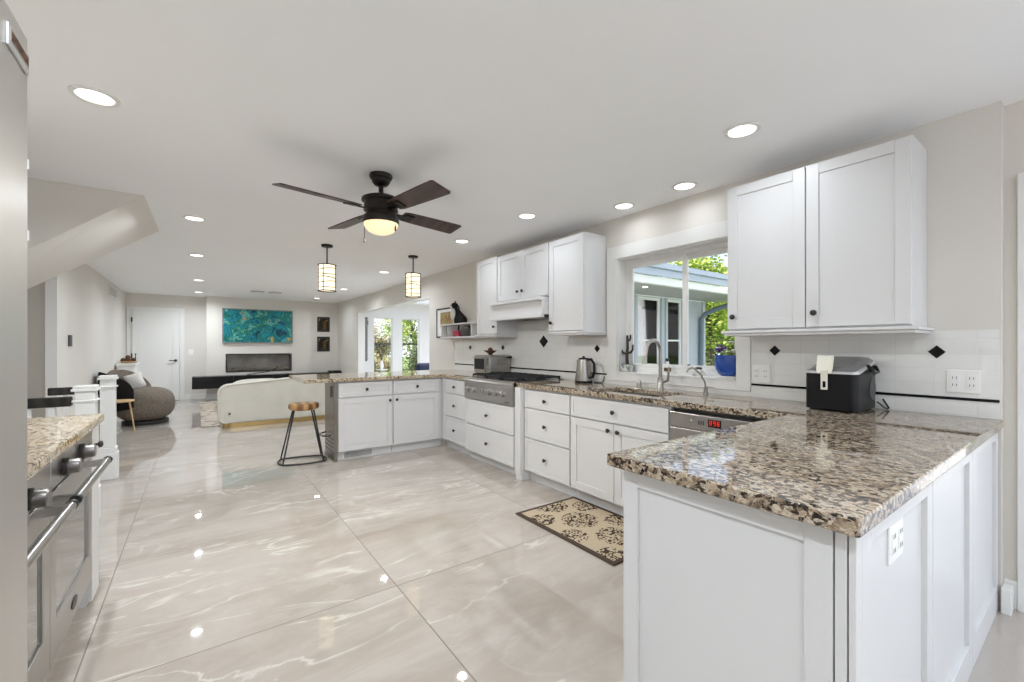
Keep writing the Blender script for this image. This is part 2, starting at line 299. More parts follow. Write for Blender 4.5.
# ------------------------------------------------------------------ mesh builder
ORG = {}
class MB:
    def __init__(s): s.v = []; s.f = []; s.mi = []; s.m = 0; s.sm = []
    def add(s, vs, fs, smooth=False):
        o = len(s.v); s.v += [tuple(v) for v in vs]
        for f in fs: s.f.append([i + o for i in f]); s.mi.append(s.m); s.sm.append(smooth)
        return s
    def box(s, x0, x1, y0, y1, z0, z1):
        x0, x1 = sorted((x0, x1)); y0, y1 = sorted((y0, y1)); z0, z1 = sorted((z0, z1))
        return s.add([(x0, y0, z0), (x1, y0, z0), (x1, y1, z0), (x0, y1, z0), (x0, y0, z1), (x1, y0, z1), (x1, y1, z1), (x0, y1, z1)],
                     [(0, 3, 2, 1), (4, 5, 6, 7), (0, 1, 5, 4), (1, 2, 6, 5), (2, 3, 7, 6), (3, 0, 4, 7)])
    def obox(s, c, ax, ay, az):
        """box at centre c with half-axis vectors"""
        c = Vector(c); ax, ay, az = map(Vector, (ax, ay, az))
        vs = [c + a * ax + b * ay + d * az for d in (-1, 1) for b in (-1, 1) for a in (-1, 1)]
        return s.add(vs, [(0, 2, 3, 1), (4, 5, 7, 6), (0, 1, 5, 4), (1, 3, 7, 5), (3, 2, 6, 7), (2, 0, 4, 6)])
    def fb(s, face, pl, u0, u1, z0, z1, d0, d1):
        if face == '-X': return s.box(pl - d1, pl - d0, u0, u1, z0, z1)
        if face == '+X': return s.box(pl + d0, pl + d1, u0, u1, z0, z1)
        if face == '-Y': return s.box(u0, u1, pl - d1, pl - d0, z0, z1)
        return s.box(u0, u1, pl + d0, pl + d1, z0, z1)
    def shaker(s, face, pl, u0, u1, z0, z1, fw=.06, th=.02, rec=.008, bot=None, d0=0):
        bt = bot or fw
        s.fb(face, pl, u0, u0 + fw, z0, z1, d0, th); s.fb(face, pl, u1 - fw, u1, z0, z1, d0, th)
        s.fb(face, pl, u0 + fw, u1 - fw, z0, z0 + bt, d0, th); s.fb(face, pl, u0 + fw, u1 - fw, z1 - fw, z1, d0, th)
        return s.fb(face, pl, u0 + fw, u1 - fw, z0 + bt, z1 - fw, d0, th - rec)
    def rings(s, rings, cap0=True, cap1=True, closed=True, smooth=True):
        n = len(rings[0]); vs = [p for r in rings for p in r]; fs = []
        for i in range(len(rings) - 1):
            for j in range(n if closed else n - 1):
                k = (j + 1) % n; fs.append((i * n + j, i * n + k, (i + 1) * n + k, (i + 1) * n + j))
        s.add(vs, fs, smooth)
        if cap0: s.add(rings[0], [tuple(range(n))[::-1]])
        if cap1: s.add(rings[-1], [tuple(range(n))])
        return s
    def lathe(s, prof, o, face='+Z', n=20, sx=1, sy=1, cap0=True, cap1=True):
        o = Vector(o)
        def mp(r, a, h):
            c, d = r * math.cos(a) * sx, r * math.sin(a) * sy
            return o + {'+Z': Vector((c, d, h)), '-Z': Vector((c, -d, -h)), '-X': Vector((-h, c, d)), '+X': Vector((h, -c, d)), '-Y': Vector((c, -h, d)), '+Y': Vector((c, h, -d))}[face]
        rs = [[mp(max(r, 1e-4), 2 * math.pi * j / n, h) for j in range(n)] for r, h in prof]
        return s.rings(rs, cap0, cap1)
    def tube(s, pts, r, n=10, closed=False, r1=None):
        pts = [Vector(p) for p in pts]; N = len(pts); rs = []
        up = None
        for i, p in enumerate(pts):
            if closed: t = pts[(i + 1) % N] - pts[i - 1]
            else: t = pts[min(i + 1, N - 1)] - pts[max(i - 1, 0)]
            t.normalize()
            if up is None: up = t.orthogonal().normalized()
            up = (up - t * up.dot(t)); up.normalize() if up.length > 1e-6 else None
            bn = t.cross(up); rr = r if r1 is None else r + (r1 - r) * i / (N - 1)
            rs.append([p + (up * math.cos(2 * math.pi * j / n) + bn * math.sin(2 * math.pi * j / n)) * rr for j in range(n)])
        if closed: return s.rings(rs + [rs[0]], False, False)
        return s.rings(rs)
    def ball(s, c, rx, ry=None, rz=None, n=16, k=10, e=1.0):
        ry = ry or rx; rz = rz or rx; c = Vector(c); rs = []
        sg = lambda x: math.copysign(abs(x) ** e, x)
        for i in range(1, k):
            a = -math.pi / 2 + math.pi * i / k
            rs.append([c + Vector((rx * sg(math.cos(a)) * sg(math.cos(2 * math.pi * j / n)), ry * sg(math.cos(a)) * sg(math.sin(2 * math.pi * j / n)), rz * sg(math.sin(a)))) for j in range(n)])
        s.rings(rs, False, False)
        b, t = c - Vector((0, 0, rz)), c + Vector((0, 0, rz))
        s.add(rs[0] + [b], [((j + 1) % n, j, n) for j in range(n)], True); s.add(rs[-1] + [t], [(j, (j + 1) % n, n) for j in range(n)], True)
        return s
    def cells(s, us, vs, hole, w0, w1, mp):
        """slab in (u,v) made of grid cells except holes; thickness w0..w1; mp(u,v,w)->xyz"""
        nu, nv = len(us) - 1, len(vs) - 1
        sol = lambda i, j: 0 <= i < nu and 0 <= j < nv and not hole(i, j)
        idx = {}
        V = []; F = []
        def vi(i, j, w):
            if (i, j, w) not in idx: idx[(i, j, w)] = len(V); V.append(mp(us[i], vs[j], w1 if w else w0))
            return idx[(i, j, w)]
        for i in range(nu):
            for j in range(nv):
                if not sol(i, j): continue
                F.append([vi(i, j, 1), vi(i + 1, j, 1), vi(i + 1, j + 1, 1), vi(i, j + 1, 1)])
                F.append([vi(i, j, 0), vi(i, j + 1, 0), vi(i + 1, j + 1, 0), vi(i + 1, j, 0)])
                for (a, b, di, dj) in (((i, j), (i + 1, j), 0, -1), ((i + 1, j), (i + 1, j + 1), 1, 0), ((i + 1, j + 1), (i, j + 1), 0, 1), ((i, j + 1), (i, j), -1, 0)):
                    if not sol(i + di, j + dj): F.append([vi(*a, 0), vi(*b, 0), vi(*b, 1), vi(*a, 1)])
        return s.add(V, F)
    def build(s, name, mats, parent=None, bevel=0, seg=2, sub=0):
        mats = mats if isinstance(mats, (list, tuple)) else [mats]
        off = Vector((0, 0, 0))
        if parent is None and s.v:
            xs, ys, zs = zip(*s.v); off = Vector(((min(xs) + max(xs)) / 2, (min(ys) + max(ys)) / 2, min(zs)))
        elif parent is not None: off = ORG.get(parent.name, Vector((0, 0, 0)))
        me = bpy.data.meshes.new(name); me.from_pydata([Vector(v) - off for v in s.v], [], s.f)
        for m in mats: me.materials.append(M[m])
        me.polygons.foreach_set('material_index', s.mi); me.polygons.foreach_set('use_smooth', s.sm)
        bm = bmesh.new(); bm.from_mesh(me); bmesh.ops.recalc_face_normals(bm, faces=bm.faces); bm.to_mesh(me); bm.free()
        me.set_sharp_from_angle(angle=R(42)) if any(s.sm) else None
        o = bpy.data.objects.new(name, me); COL.objects.link(o)
        if parent is None: o.location = off; ORG[o.name] = off
        else: o.parent = parent; ORG[o.name] = off
        if bevel:
            b = o.modifiers.new('bevel', 'BEVEL'); b.width = bevel; b.segments = seg; b.limit_method = 'ANGLE'; b.angle_limit = R(40)
        if sub:
            q = o.modifiers.new('smooth', 'SUBSURF'); q.levels = sub; q.render_levels = sub
        return o
def tag(o, label=None, cat=None, group=None, kind=None):
    if label: o['label'] = label
    if cat: o['category'] = cat
    if group: o['group'] = group
    if kind: o['kind'] = kind
    return o
def thing(name, label, cat, loc=(0, 0, 0), group=None):
    o = bpy.data.objects.new(name, None); COL.objects.link(o); o.location = loc; o.empty_display_size = .1
    ORG[o.name] = Vector(loc); return tag(o, label, cat, group)
def struct(o): o['kind'] = 'structure'; return o
def dup(root, loc, label, rz=None, group=None):
    r = root.copy(); COL.objects.link(r); r.location = loc; r['label'] = label
    if rz is not None: r.rotation_euler = (0, 0, rz)
    if group: r['group'] = group
    for ch in list(root.children):
        c = ch.copy(); COL.objects.link(c); c.parent = r
        for g in list(ch.children):
            d = g.copy(); COL.objects.link(d); d.parent = c
    return r
KNOB = [(.0055, 0), (.0055, .012), (.012, .014), (.0165, .02), (.0165, .026), (.012, .031), (.004, .033)]
def knob(parent, face, pt, name='knob'): return MB().lathe(KNOB, pt, face, 14).build(name, 'blackm', parent)

# ================================================================== THE SETTING
H = 2.44; XR = 3.114
struct(MB().box(-3.4, 3.3, -3.2, 12.9, -.12, 0).build('floor', 'floor'))
struct(MB().box(-3.4, 3.3, -3.2, 12.9, H, H + .2).build('ceiling', 'ceil'))
# right wall with kitchen window and the opening to the sunroom
ys = [.305, 1.56, 2.65, 6.63, 10.63, 12.9]; zs = [0, 1.02, 2.06, 2.085, H]
hole = lambda i, j: (i == 1 and j == 1) or (i == 3 and j < 3)
struct(MB().cells(ys, zs, hole, XR, XR + .16, lambda u, v, w: (w, u, v)).build('wall_right', 'wall'))
struct(MB().cells([-3.2, -1.9, .16, .3049], [0, 2.0, H], lambda i, j: i == 1 and j == 0, 3.19, 3.274, lambda u, v, w: (w, u, v)).build('wall_right_recess', 'wall'))
m = MB(); m.box(3.165, 3.19, .16, .26, 0, 2.09); m.box(3.165, 3.19, -2.0, -1.9, 0, 2.09); m.box(3.165, 3.19, -1.9, .16, 2.0, 2.09)
struct(m.build('trim_doorway', 'trim', bevel=.003))
m = MB(); m.box(3.17, 3.19, .26, .3045, 0, .135)
struct(m.build('baseboard_right', 'trim', bevel=.003))
struct(MB().box(3.075, 3.16, .27, .304, 0, .12).build('baseboard_corner', 'trim', bevel=.004))
# opening liner in the right wall
m = MB(); m.box(3.112, 3.276, 6.63, 6.645, 0, 2.07); m.box(3.112, 3.276, 10.615, 10.63, 0, 2.07); m.box(3.112, 3.276, 6.63, 10.63, 2.07, 2.0849)
struct(m.build('trim_opening', 'trim'))
# far wall, chimney breast
struct(MB().box(-1.46, .15, 12.75, 12.9, 0, H).build('wall_far_left', 'wall'))
FR = (.535, 1.945, .64, 1.065)     # firebox opening
struct(MB().cells([.15, FR[0], FR[1], 2.42], [0, FR[2], FR[3], H], lambda i, j: i == 1 and j == 1, 12.45, 12.8, lambda u, v, w: (u, w, v)).build('wall_chimney_breast', 'wall'))
struct(MB().box(2.42, 3.114, 12.52, 12.9, 0, H).build('wall_far_right', 'wall'))
m = MB(); m.box(-.25, .15, 12.735, 12.75, 0, .13); m.box(.135, .15, 12.45, 12.735, 0, .13); m.box(.135, 2.42, 12.435, 12.45, 0, .13); m.box(2.42, 3.1, 12.505, 12.52, 0, .13)
struct(m.build('baseboard_far', 'trim', bevel=.003))
# left wall, hall beyond it
struct(MB().box(-1.385, -1.3, 7.0, 12.75, 0, H).build('wall_left', 'wall'))
struct(MB().box(-1.39, -1.295, 6.985, 7.0, 0, H).build('trim_left_jamb', 'trim'))
struct(MB().box(-1.3, -1.285, 7.0, 12.735, 0, .13).build('baseboard_left', 'trim', bevel=.003))
struct(MB().box(-3.4, -1.39, 7.6, 7.72, 0, H).build('wall_hall', 'wall'))
struct(MB().box(-3.4, -3.28, -3.2, 7.6, 0, H).build('wall_hall_side', 'wall'))
struct(MB().box(-1.2, -1.08, -3.2, 3.09, 0, H).build('wall_kitchen_left', 'wall'))
# sloping underside of the upper stairs
x0, z0 = -.345, H; x1 = -2.2; sl_ = (2.44 - 1.949) / (.953 - .345); z1 = H - sl_ * (x0 - x1)
x0f, z0f = -.327, H; slf = (2.44 - 1.787) / (1.229 - .327); z1f = H - slf * (x0f - x1)
v = [(x0, 4.42, H), (x1, 4.42, H), (x1, 4.42, z1), (x0f, 5.7, H), (x1, 5.7, H), (x1, 5.7, z1f)]
struct(MB().add(v, [(0, 2, 1), (3, 4, 5), (0, 3, 5, 2), (0, 1, 4, 3), (1, 2, 5, 4)]).build('wall_stair_soffit', 'wall'))

# backsplash with liner and diamond insets
m = MB(); m.cells([.31, 1.462, 2.763, 3.268, 4.182, 5.745], [.914, .952, 1.345, 1.54], lambda i, j: (i == 1 and j > 0) or (j == 2 and i != 3), XR - .008, XR + .001, lambda u, v, w: (w, u, v))
m.m = 1
for a, b in ((.31, 1.458), (2.767, 5.745)): m.box(XR - .0125, XR - .007, a, b, .993, 1.007)
def dia(y, z, ry, rz):
    xf = XR - .0105
    m.add([(xf, y - ry, z), (xf, y, z - rz), (xf, y + ry, z), (xf, y, z + rz), (XR - .007, y - ry, z), (XR - .007, y, z - rz), (XR - .007, y + ry, z), (XR - .007, y, z + rz)],
          [(0, 1, 2, 3), (0, 4, 5, 1), (1, 5, 6, 2), (2, 6, 7, 3), (3, 7, 4, 0)])
for q in ((1.308, 1.235, .034, .034), (.528, 1.235, .034, .034), (2.893, 1.24, .036, .036), (3.69, 1.316, .075, .068), (4.485, 1.245, .038, .036), (5.296, 1.242, .038, .036)): dia(*q)
struct(m.build('wall_backsplash', ['tile', 'black']))

# kitchen window
m = MB(); cx0, cx1 = XR - .02, XR
for b in ((cx0, cx1, 1.462, 1.56, .95, 2.175), (cx0, cx1, 2.65, 2.763, .95, 2.175), (cx0, cx1, 1.56, 2.65, 2.06, 2.175), (cx0, cx1, 1.56, 2.65, .95, 1.02)): m.box(*b)
m.box(XR, 3.27, 1.5601, 1.57, 1.02, 2.06); m.box(XR, 3.27, 2.64, 2.6499, 1.02, 2.06); m.box(XR, 3.27, 1.57, 2.64, 2.05, 2.06); m.box(cx0 - .006, 3.27, 1.57, 2.64, 1.0205, 1.032)
w1 = struct(m.build('window_1', 'trim', bevel=.002))
wx = 3.215
m = MB(); fo = .035
m.box(wx, wx + .055, 1.57, 1.57 + fo, 1.032, 2.05); m.box(wx, wx + .055, 2.64 - fo, 2.64, 1.032, 2.05); m.box(wx, wx + .055, 1.57 + fo, 2.64 - fo, 2.05 - fo, 2.05); m.box(wx, wx + .055, 1.57 + fo, 2.64 - fo, 1.032, 1.032 + fo)
m.build('frame', 'trim', w1, bevel=.002)
for a, b, dx in ((2.02, 2.605, .005), (1.605, 2.075, .03)):
    m = MB(); q = .042; z0_, z1_ = 1.067, 2.015; X0 = wx + dx; X1 = X0 + .022
    m.box(X0, X1, a, a + q, z0_, z1_); m.box(X0, X1, b - q, b, z0_, z1_); m.box(X0, X1, a + q, b - q, z0_, z0_ + q); m.box(X0, X1, a + q, b - q, z1_ - q, z1_)
    s_ = m.build('sash', 'trim', w1, bevel=.002)
    MB().box(X0 + .009, X0 + .013, a + q, b - q, z0_ + q, z1_ - q).build('pane', 'glass', s_)

# far door
d1 = struct(MB().box(-1.19, -.36, 12.708, 12.7499, .01, 2.05).build('door_1', 'trim'))
m = MB(); m.shaker('-Y', 12.708, -1.19, -.36, .01, 2.05, fw=.13, th=.016, rec=.012, bot=.22); m.build('door_panel', 'trim', d1, bevel=.003)
m = MB()
m.lathe([(.028, 0), (.028, .012), (.012, .014), (.012, .05)], (-.43, 12.692, .93), '-Y', 14); m.box(-.55, -.42, 12.64, 12.655, .922, .94); m.build('lever_handle', 'blackm', d1)
for z in (.25, 1.05, 1.85): MB().box(-1.21, -1.185, 12.685, 12.70, z - .05, z + .05).build('hinge', 'blackm', d1)
m = MB(); m.box(-1.285, -1.195, 12.725, 12.75, 0, 2.14); m.box(-.355, -.265, 12.725, 12.75, 0, 2.14); m.box(-1.195, -.355, 12.725, 12.75, 2.055, 2.14)
struct(m.build('trim_far_door', 'trim', bevel=.003))

# sunroom shell
SX = 11.0
struct(MB().box(3.3, SX, 6.4, 11.6, -.12, 0).build('floor_sunroom', 'floor'))
struct(MB().cells([3.274, 3.6, 8.6, SX], [6.4, 8.7, 11.2, 11.62], lambda i, j: i == 1 and j == 1, H, H + .12, lambda u, v, w: (u, v, w)).build('ceiling_sunroom', 'ceil'))
us = [3.274, 4.5, 7.6, 8.19, 9.10, 9.35, 10.0, SX]
struct(MB().cells(us, [-.3, .45, 2.42, H], lambda i, j: i in (1, 3, 5) and j == 1, 6.4, 6.46, lambda u, v, w: (u, w, v)).build('wall_sunroom_front', 'siding'))
struct(MB().cells(us, [0, .45, 2.42, H], lambda i, j: i in (1, 3, 5) and j == 1, 6.461, 6.55, lambda u, v, w: (u, w, v)).build('wall_sunroom_inner', 'trim'))
ue = [3.274, 3.78, 4.29, 4.565, 5.08, 6.2, 7.6, SX]
struct(MB().cells(ue, [0, .12, 2.02, H], lambda i, j: i in (1, 3, 5) and j == 1, 11.5, 11.62, lambda u, v, w: (u, w, v)).build('wall_sunroom_end', 'trim'))
struct(MB().box(SX - .12, SX, 6.56, 11.5, -.3, H).build('wall_sunroom_side', 'siding'))
def casement(idx, name, plane, u0, u1, z0, z1, back, rails=(), fw=.06):
    m = MB(); a, b = (plane, plane + .05)
    m.box(u0, u0 + fw, a, b, z0, z1); m.box(u1 - fw, u1, a, b, z0, z1); m.box(u0 + fw, u1 - fw, a, b, z0, z0 + fw); m.box(u0 + fw, u1 - fw, a, b, z1 - fw, z1)
    for r in rails: m.box(u0 + fw, u1 - fw, a, b, r - .02, r + .02)
    o = struct(m.build('window_%d' % idx, 'trim'))
    MB().box(u0 + fw, u1 - fw, plane + .022, plane + .028, z0 + fw, z1 - fw).build('pane', 'glass', o)
casement(2, '', 11.53, 3.78, 4.29, .12, 2.02, 0, fw=.02); casement(3, '', 11.53, 4.565, 5.08, .12, 2.02, 0, fw=.02); casement(4, '', 11.53, 6.2, 7.6, .12, 2.02, 0)
casement(5, '', 6.43, 8.19, 9.10, .45, 2.42, 0, (1.4,)); casement(6, '', 6.43, 9.35, 10.0, .45, 2.42, 0, (1.4,)); casement(7, '', 6.43, 4.5, 7.6, .45, 2.42, 0, (1.4,))
m = MB()
for a, b, zt in ((8.19, 9.10, 2.42), (9.35, 10.0, 2.42), (4.5, 7.6, 2.42)):
    m.box(a - .09, a, 6.375, 6.4, .36, zt + .02); m.box(b, b + .09, 6.375, 6.4, .36, zt + .02); m.box(a, b, 6.375, 6.4, .36, .45)
m.box(SX - .12, SX + .02, 6.37, 6.4, -.3, 2.44)
struct(m.build('trim_sunroom', 'siding'))
m = MB()
for k in range(16): m.box(10.12, 10.86, 6.388, 6.4, .02 + k * .15, .14 + k * .15)
struct(m.build('trim_clapboards', 'siding'))
# porch eave along the sunroom
m = MB(); m.box(3.3, 11.6, 5.08, 6.398, 2.46, 2.49); struct(m.build('ceiling_porch', 'soffit'))
m = MB(); m.box(3.3, 11.6, 4.96, 5.07, 2.42, 2.56); struct(m.build('trim_porch_beam', 'trim'))
m = MB(); m.box(3.3, 11.7, 4.90, 4.955, 2.565, 2.70); m.box(3.3, 11.7, 4.84, 4.955, 2.70, 2.80); struct(m.build('trim_gutter', 'fascia', bevel=.01))
m = MB(); m.add([(3.28, 4.86, 2.81), (11.7, 4.86, 2.81), (11.7, 8.6, 3.6), (3.28, 8.6, 3.6), (3.28, 4.86, 2.75), (11.7, 4.86, 2.75), (11.7, 8.6, 3.5), (3.28, 8.6, 3.5)], [(0, 1, 2, 3), (4, 7, 6, 5), (0, 4, 5, 1), (1, 5, 6, 2), (2, 6, 7, 3), (3, 7, 4, 0)])
struct(m.build('ceiling_porch_roof', 'shingle'))
struct(MB().box(3.3, 12.2, 4.7, 6.39, -.28, -.2).build('floor_porch', 'paving'))
struct(MB().box(3.3, 70, -30, 60, -.42, -.3).build('ground_lawn', 'lawn'))
struct(MB().box(-14, 3.3, -24, -3.2, -.3, -.12).build('ground_bounce_rear', 'paving'))  # unseen pale ground, shaped to bounce sunlight up to the ceiling
struct(MB().box(3.3, 16, -24, 2.0, -.3, -.12).build('ground_bounce_side', 'paving'))  # unseen pale ground added to keep green lawn bounce off the peninsula

# ================================================================== BASE CABINETS (main run, faces -X)
FX = 2.50            # cabinet box front plane, doors stand .02 proud
TOP = .873
ZD = [(.105, .405), (.415, .685), (.695, .855)]
def carcass(m, y0, y1, front=FX + .001, toe=2.555): m.box(front, 3.105, y0 + .001, y1 - .001, .1, TOP); m.box(toe, 3.105, y0 + .001, y1 - .001, 0, .1)
def drawer(parent, face, pl, u0, u1, z0, z1, label=None, fw=.028, rec=.004, kn=True):
    d = MB().shaker(face, pl, u0, u1, z0, z1, fw, .02, rec).build('drawer', 'white', parent, bevel=.0025)
    if kn:
        um, zm = (u0 + u1) / 2, (z0 + z1) / 2
        knob(d, face, {'-X': (pl - .02, um, zm), '-Y': (um, pl - .02, zm)}[face])
    return d
def door(parent, face, pl, u0, u1, z0, z1, kpos, fw=.062, label=None):
    d = MB().shaker(face, pl, u0, u1, z0, z1, fw, .02, .008).build('door', 'white', parent, bevel=.002)
    if kpos: knob(d, face, {'-X': (pl - .02, kpos[0], kpos[1]), '-Y': (kpos[0], pl - .02, kpos[1])}[face])
    return d
c1 = thing('base_cabinet', 'white three-drawer base cabinet left of the cooktop, beside the far peninsula', 'cabinet', (2.8, 4.6, 0))
m = MB(); carcass(m, 4.312, 4.948); m.box(FX - .018, FX + .001, 4.86, 4.93, .1, TOP); m.build('body', 'white', c1, bevel=.002)
for z0_, z1_ in ZD: drawer(c1, '-X', FX, 4.33, 4.85, z0_, z1_)
RF = 2.455
c2 = thing('base_cabinet', 'white two-drawer cabinet under the steel cooktop with post to the floor', 'cabinet', (2.8, 3.8, 0))
m = MB(); m.box(RF + .001, 3.105, 3.232, 4.31, .1, .682); m.box(2.52, 3.105, 3.232, 4.31, 0, .1); m.box(RF + .001, 3.105, 3.232, 3.335, .682, TOP)
m.box(RF, RF + .09, 3.235, 3.325, 0, .1); m.box(RF, RF + .06, 4.26, 4.31, .1, .682)
m.build('body', 'white', c2, bevel=.002)
MB().box(RF - .02, RF, 3.235, 3.315, .06, TOP).build('corner_post', 'white', c2, bevel=.002)
drawer(c2, '-X', RF, 3.345, 4.255, .105, .395); drawer(c2, '-X', RF, 3.345, 4.255, .41, .675)
c3 = thing('base_cabinet', 'white three-drawer base cabinet between the cooktop and the sink cabinet', 'cabinet', (2.8, 2.9, 0))
m = MB(); carcass(m, 2.612, 3.23); m.build('body', 'white', c3, bevel=.002)
for z0_, z1_ in ZD: drawer(c3, '-X', FX, 2.62, 3.222, z0_, z1_)
c4 = thing('base_cabinet', 'white two-door sink cabinet with wide false drawer under the window', 'cabinet', (2.8, 2.15, 0))
m = MB(); m.box(FX + .001, 2.56, 1.683, 2.609, .1, TOP); m.box(2.56, 3.105, 1.683, 1.70, .1, TOP); m.box(2.56, 3.105, 2.592, 2.609, .1, TOP); m.box(2.56, 3.105, 1.70, 2.592, .1, .6); m.box(2.96, 3.105, 1.70, 2.592, .6, TOP); m.box(2.555, 3.105, 1.683, 2.609, 0, .1)
m.build('body', 'white', c4, bevel=.002)
drawer(c4, '-X', FX, 1.69, 2.602, *ZD[2]); door(c4, '-X', FX, 2.149, 2.602, .105, .685, (2.19, .635)); door(c4, '-X', FX, 1.69, 2.143, .105, .685, (2.10, .635))
# dishwasher
dw = thing('dishwasher', 'stainless dishwasher with red lit display beside the sink cabinet', 'dishwasher', (2.8, 1.38, 0))
MB().box(FX + .03, 3.1, 1.085, 1.679, .1, .868).build('tub', 'slot', dw)
MB().box(FX - .02, FX + .03, 1.087, 1.677, .1, .745).build('door', 'steelh', dw, bevel=.003)
cp = MB().box(FX - .022, FX + .03, 1.087, 1.677, .75, .843).build('control_panel', 'steelh', dw, bevel=.003)
MB().box(FX - .0245, FX - .0215, 1.335, 1.415, .78, .825).build('display', 'black_plastic', cp)
m = MB()
for k, y in enumerate((1.398, 1.375, 1.352)):
    q = FX - .0255
    for (a, b, c, d) in ((-.005, .005, .8165, .8185), (-.005, .005, .804, .806), (-.005, .005, .792, .794), (-.0065, -.0045, .792, .8185), (.0045, .0065, .792 if k != 1 else .804, .8185)): m.box(q, q + .001, y + a, y + b, c, d)
m.build('digits', 'red', cp)
m = MB(); m.lathe([(.011, 0), (.011, .006), (.009, .008)], (FX - .022, 1.53, .80), '-X', 14); m.build('start_button', 'nickel', cp)
for y in (1.475, 1.46, 1.445): MB().box(FX - .024, FX - .021, y - .004, y + .004, .785, .81).build('button', 'slot', cp)
MB().box(2.56, 3.1, 1.087, 1.677, 0, .1).build('kickplate', 'black_plastic', dw)

# near peninsula cabinet (end panel faces -X, back panels face -Y)
IX, IY = 1.145, .335
c5 = thing('peninsula_cabinet', 'large white near peninsula cabinet with shaker end and back panels', 'cabinet', (2.1, .64, 0))
m = MB(); m.box(IX + .001, 3.105, IY + .001, .93, 0, TOP); m.box(FX + .001, 3.105, .93, 1.083, .1, TOP); m.box(2.555, 3.105, .93, 1.083, 0, .1)
m.build('body', 'white', c5, bevel=.002)
m = MB(); m.shaker('-X', IX, .357, .935, 0, TOP, fw=.056, th=.018, rec=.009, bot=.11)
m.build('end_panel', 'white', c5, bevel=.0018)
MB().box(IX - .018, IX, .3315, .3535, 0, TOP).build('corner_bead', 'white', c5, bevel=.002)
MB().box(IX - .018, IX + .02, .3145, .3285, 0, TOP).build('corner_post', 'white', c5, bevel=.002)
def backp(u0, u1, fl, fr): 
    m = MB(); z0_, z1_ = 0, TOP; th = .02; bt = .115; tp = .05; rec = .014
    m.fb('-Y', IY, u0, u0 + fl, z0_, z1_, 0, th); m.fb('-Y', IY, u1 - fr, u1, z0_, z1_, 0, th)
    m.fb('-Y', IY, u0 + fl, u1 - fr, z0_, bt, 0, th); m.fb('-Y', IY, u0 + fl, u1 - fr, z1_ - tp, z1_, 0, th); m.fb('-Y', IY, u0 + fl, u1 - fr, bt, z1_ - tp, 0, th - rec)
    return m.build('back_panel', 'white', c5, bevel=.0018)
backp(IX + .021, 1.80, .06, .06); backp(1.808, 2.452, .06, .06); backp(2.46, 3.10, .06, .035)

# ================================================================== FAR PENINSULA (faces -Y)
PY = 4.955
def pen_cab(label, x0, x1, kx, bx1):
    c = thing('base_cabinet', label, 'cabinet', ((x0 + x1) / 2, 5.25, 0))
    m = MB(); m.box(x0 + .001, bx1, PY + .001, 5.55, .1, TOP); m.box(x0 + .001, bx1, PY + .04, 5.55, 0, .1); m.build('body', 'white', c, bevel=.002)
    drawer(c, '-Y', PY, x0 + .006, x1 - .006, .70, .855, fw=.045, rec=.007); door(c, '-Y', PY, x0 + .006, x1 - .006, .105, .685, (kx, .635))
    return c
ca = pen_cab('white far peninsula cabinet nearest the bar stool, drawer over door, with floor vent', 1.232, 1.848, 1.808, 1.847)
pen_cab('white far peninsula cabinet at the inner corner, drawer over door', 1.85, 2.445, 1.89, 2.499)
m = MB(); m.box(1.30, 1.63, PY + .033, PY + .04, .018, .085)
m.m = 1
for k in range(6): m.box(1.31, 1.62, PY + .029, PY + .034, .024 + k * .01, .028 + k * .01)
m.build('toe_vent', ['plate', 'slot'], ca)
ep = thing('end_panel', 'dark steel end panel of the far peninsula beside the bar stool', 'panel', (1.24, 5.25, 0))
MB().box(1.192, 1.229, PY - .015, 5.36, 0, TOP).build('panel', 'dark_steel', ep, bevel=.003)
m = MB()
for k in range(4): m.box(1.1905, 1.1925, 4.97, 5.33, .10 + k * .045, .112 + k * .045)
m.build('vent_slots', 'slot', ep)
m = MB(); m.box(1.186, 1.1925, 5.02, 5.09, .70, .82); m.build('outlet_cover', 'slot', ep)
MB().tube([(1.192, 5.30, .275), (1.14, 5.31, .268), (1.11, 5.24, .265), (1.115, 5.14, .265), (1.15, 5.08, .268), (1.192, 5.07, .275)], .008, 8).build('foot_rail', 'blackm', ep)

# ================================================================== WORKTOPS
m = MB(); xs = [1.083, 2.462, 2.57, 2.93, XR - .0085]; ysx = [.296, .969, 1.83, 2.48, 3.335]
m.cells(xs, ysx, lambda i, j: (i == 0 and j > 0) or (i == 2 and j == 2), .874, .914, lambda u, v, w: (u, v, w))
tag(m.build('granite_worktop', 'granite', bevel=.006, seg=3), 'speckled granite worktop over the near peninsula and sink run', 'worktop')
m = MB(); xs = [.886, 2.462, XR - .0085]; ysx = [4.275, 4.90, 5.83]
m.cells(xs, ysx, lambda i, j: i == 0 and j == 0, .874, .914, lambda u, v, w: (u, v, w))
tag(m.build('granite_worktop', 'granite_warm_lit', bevel=.006, seg=3), 'speckled granite worktop over the far peninsula beyond the cooktop', 'worktop')
m = MB().box(-1.07, -.40, 1.524, 3.095, .874, .914)
tag(m.build('granite_worktop', 'granite_warm_lit', bevel=.006, seg=3), 'speckled granite worktop over the double oven beside the fridge', 'worktop')

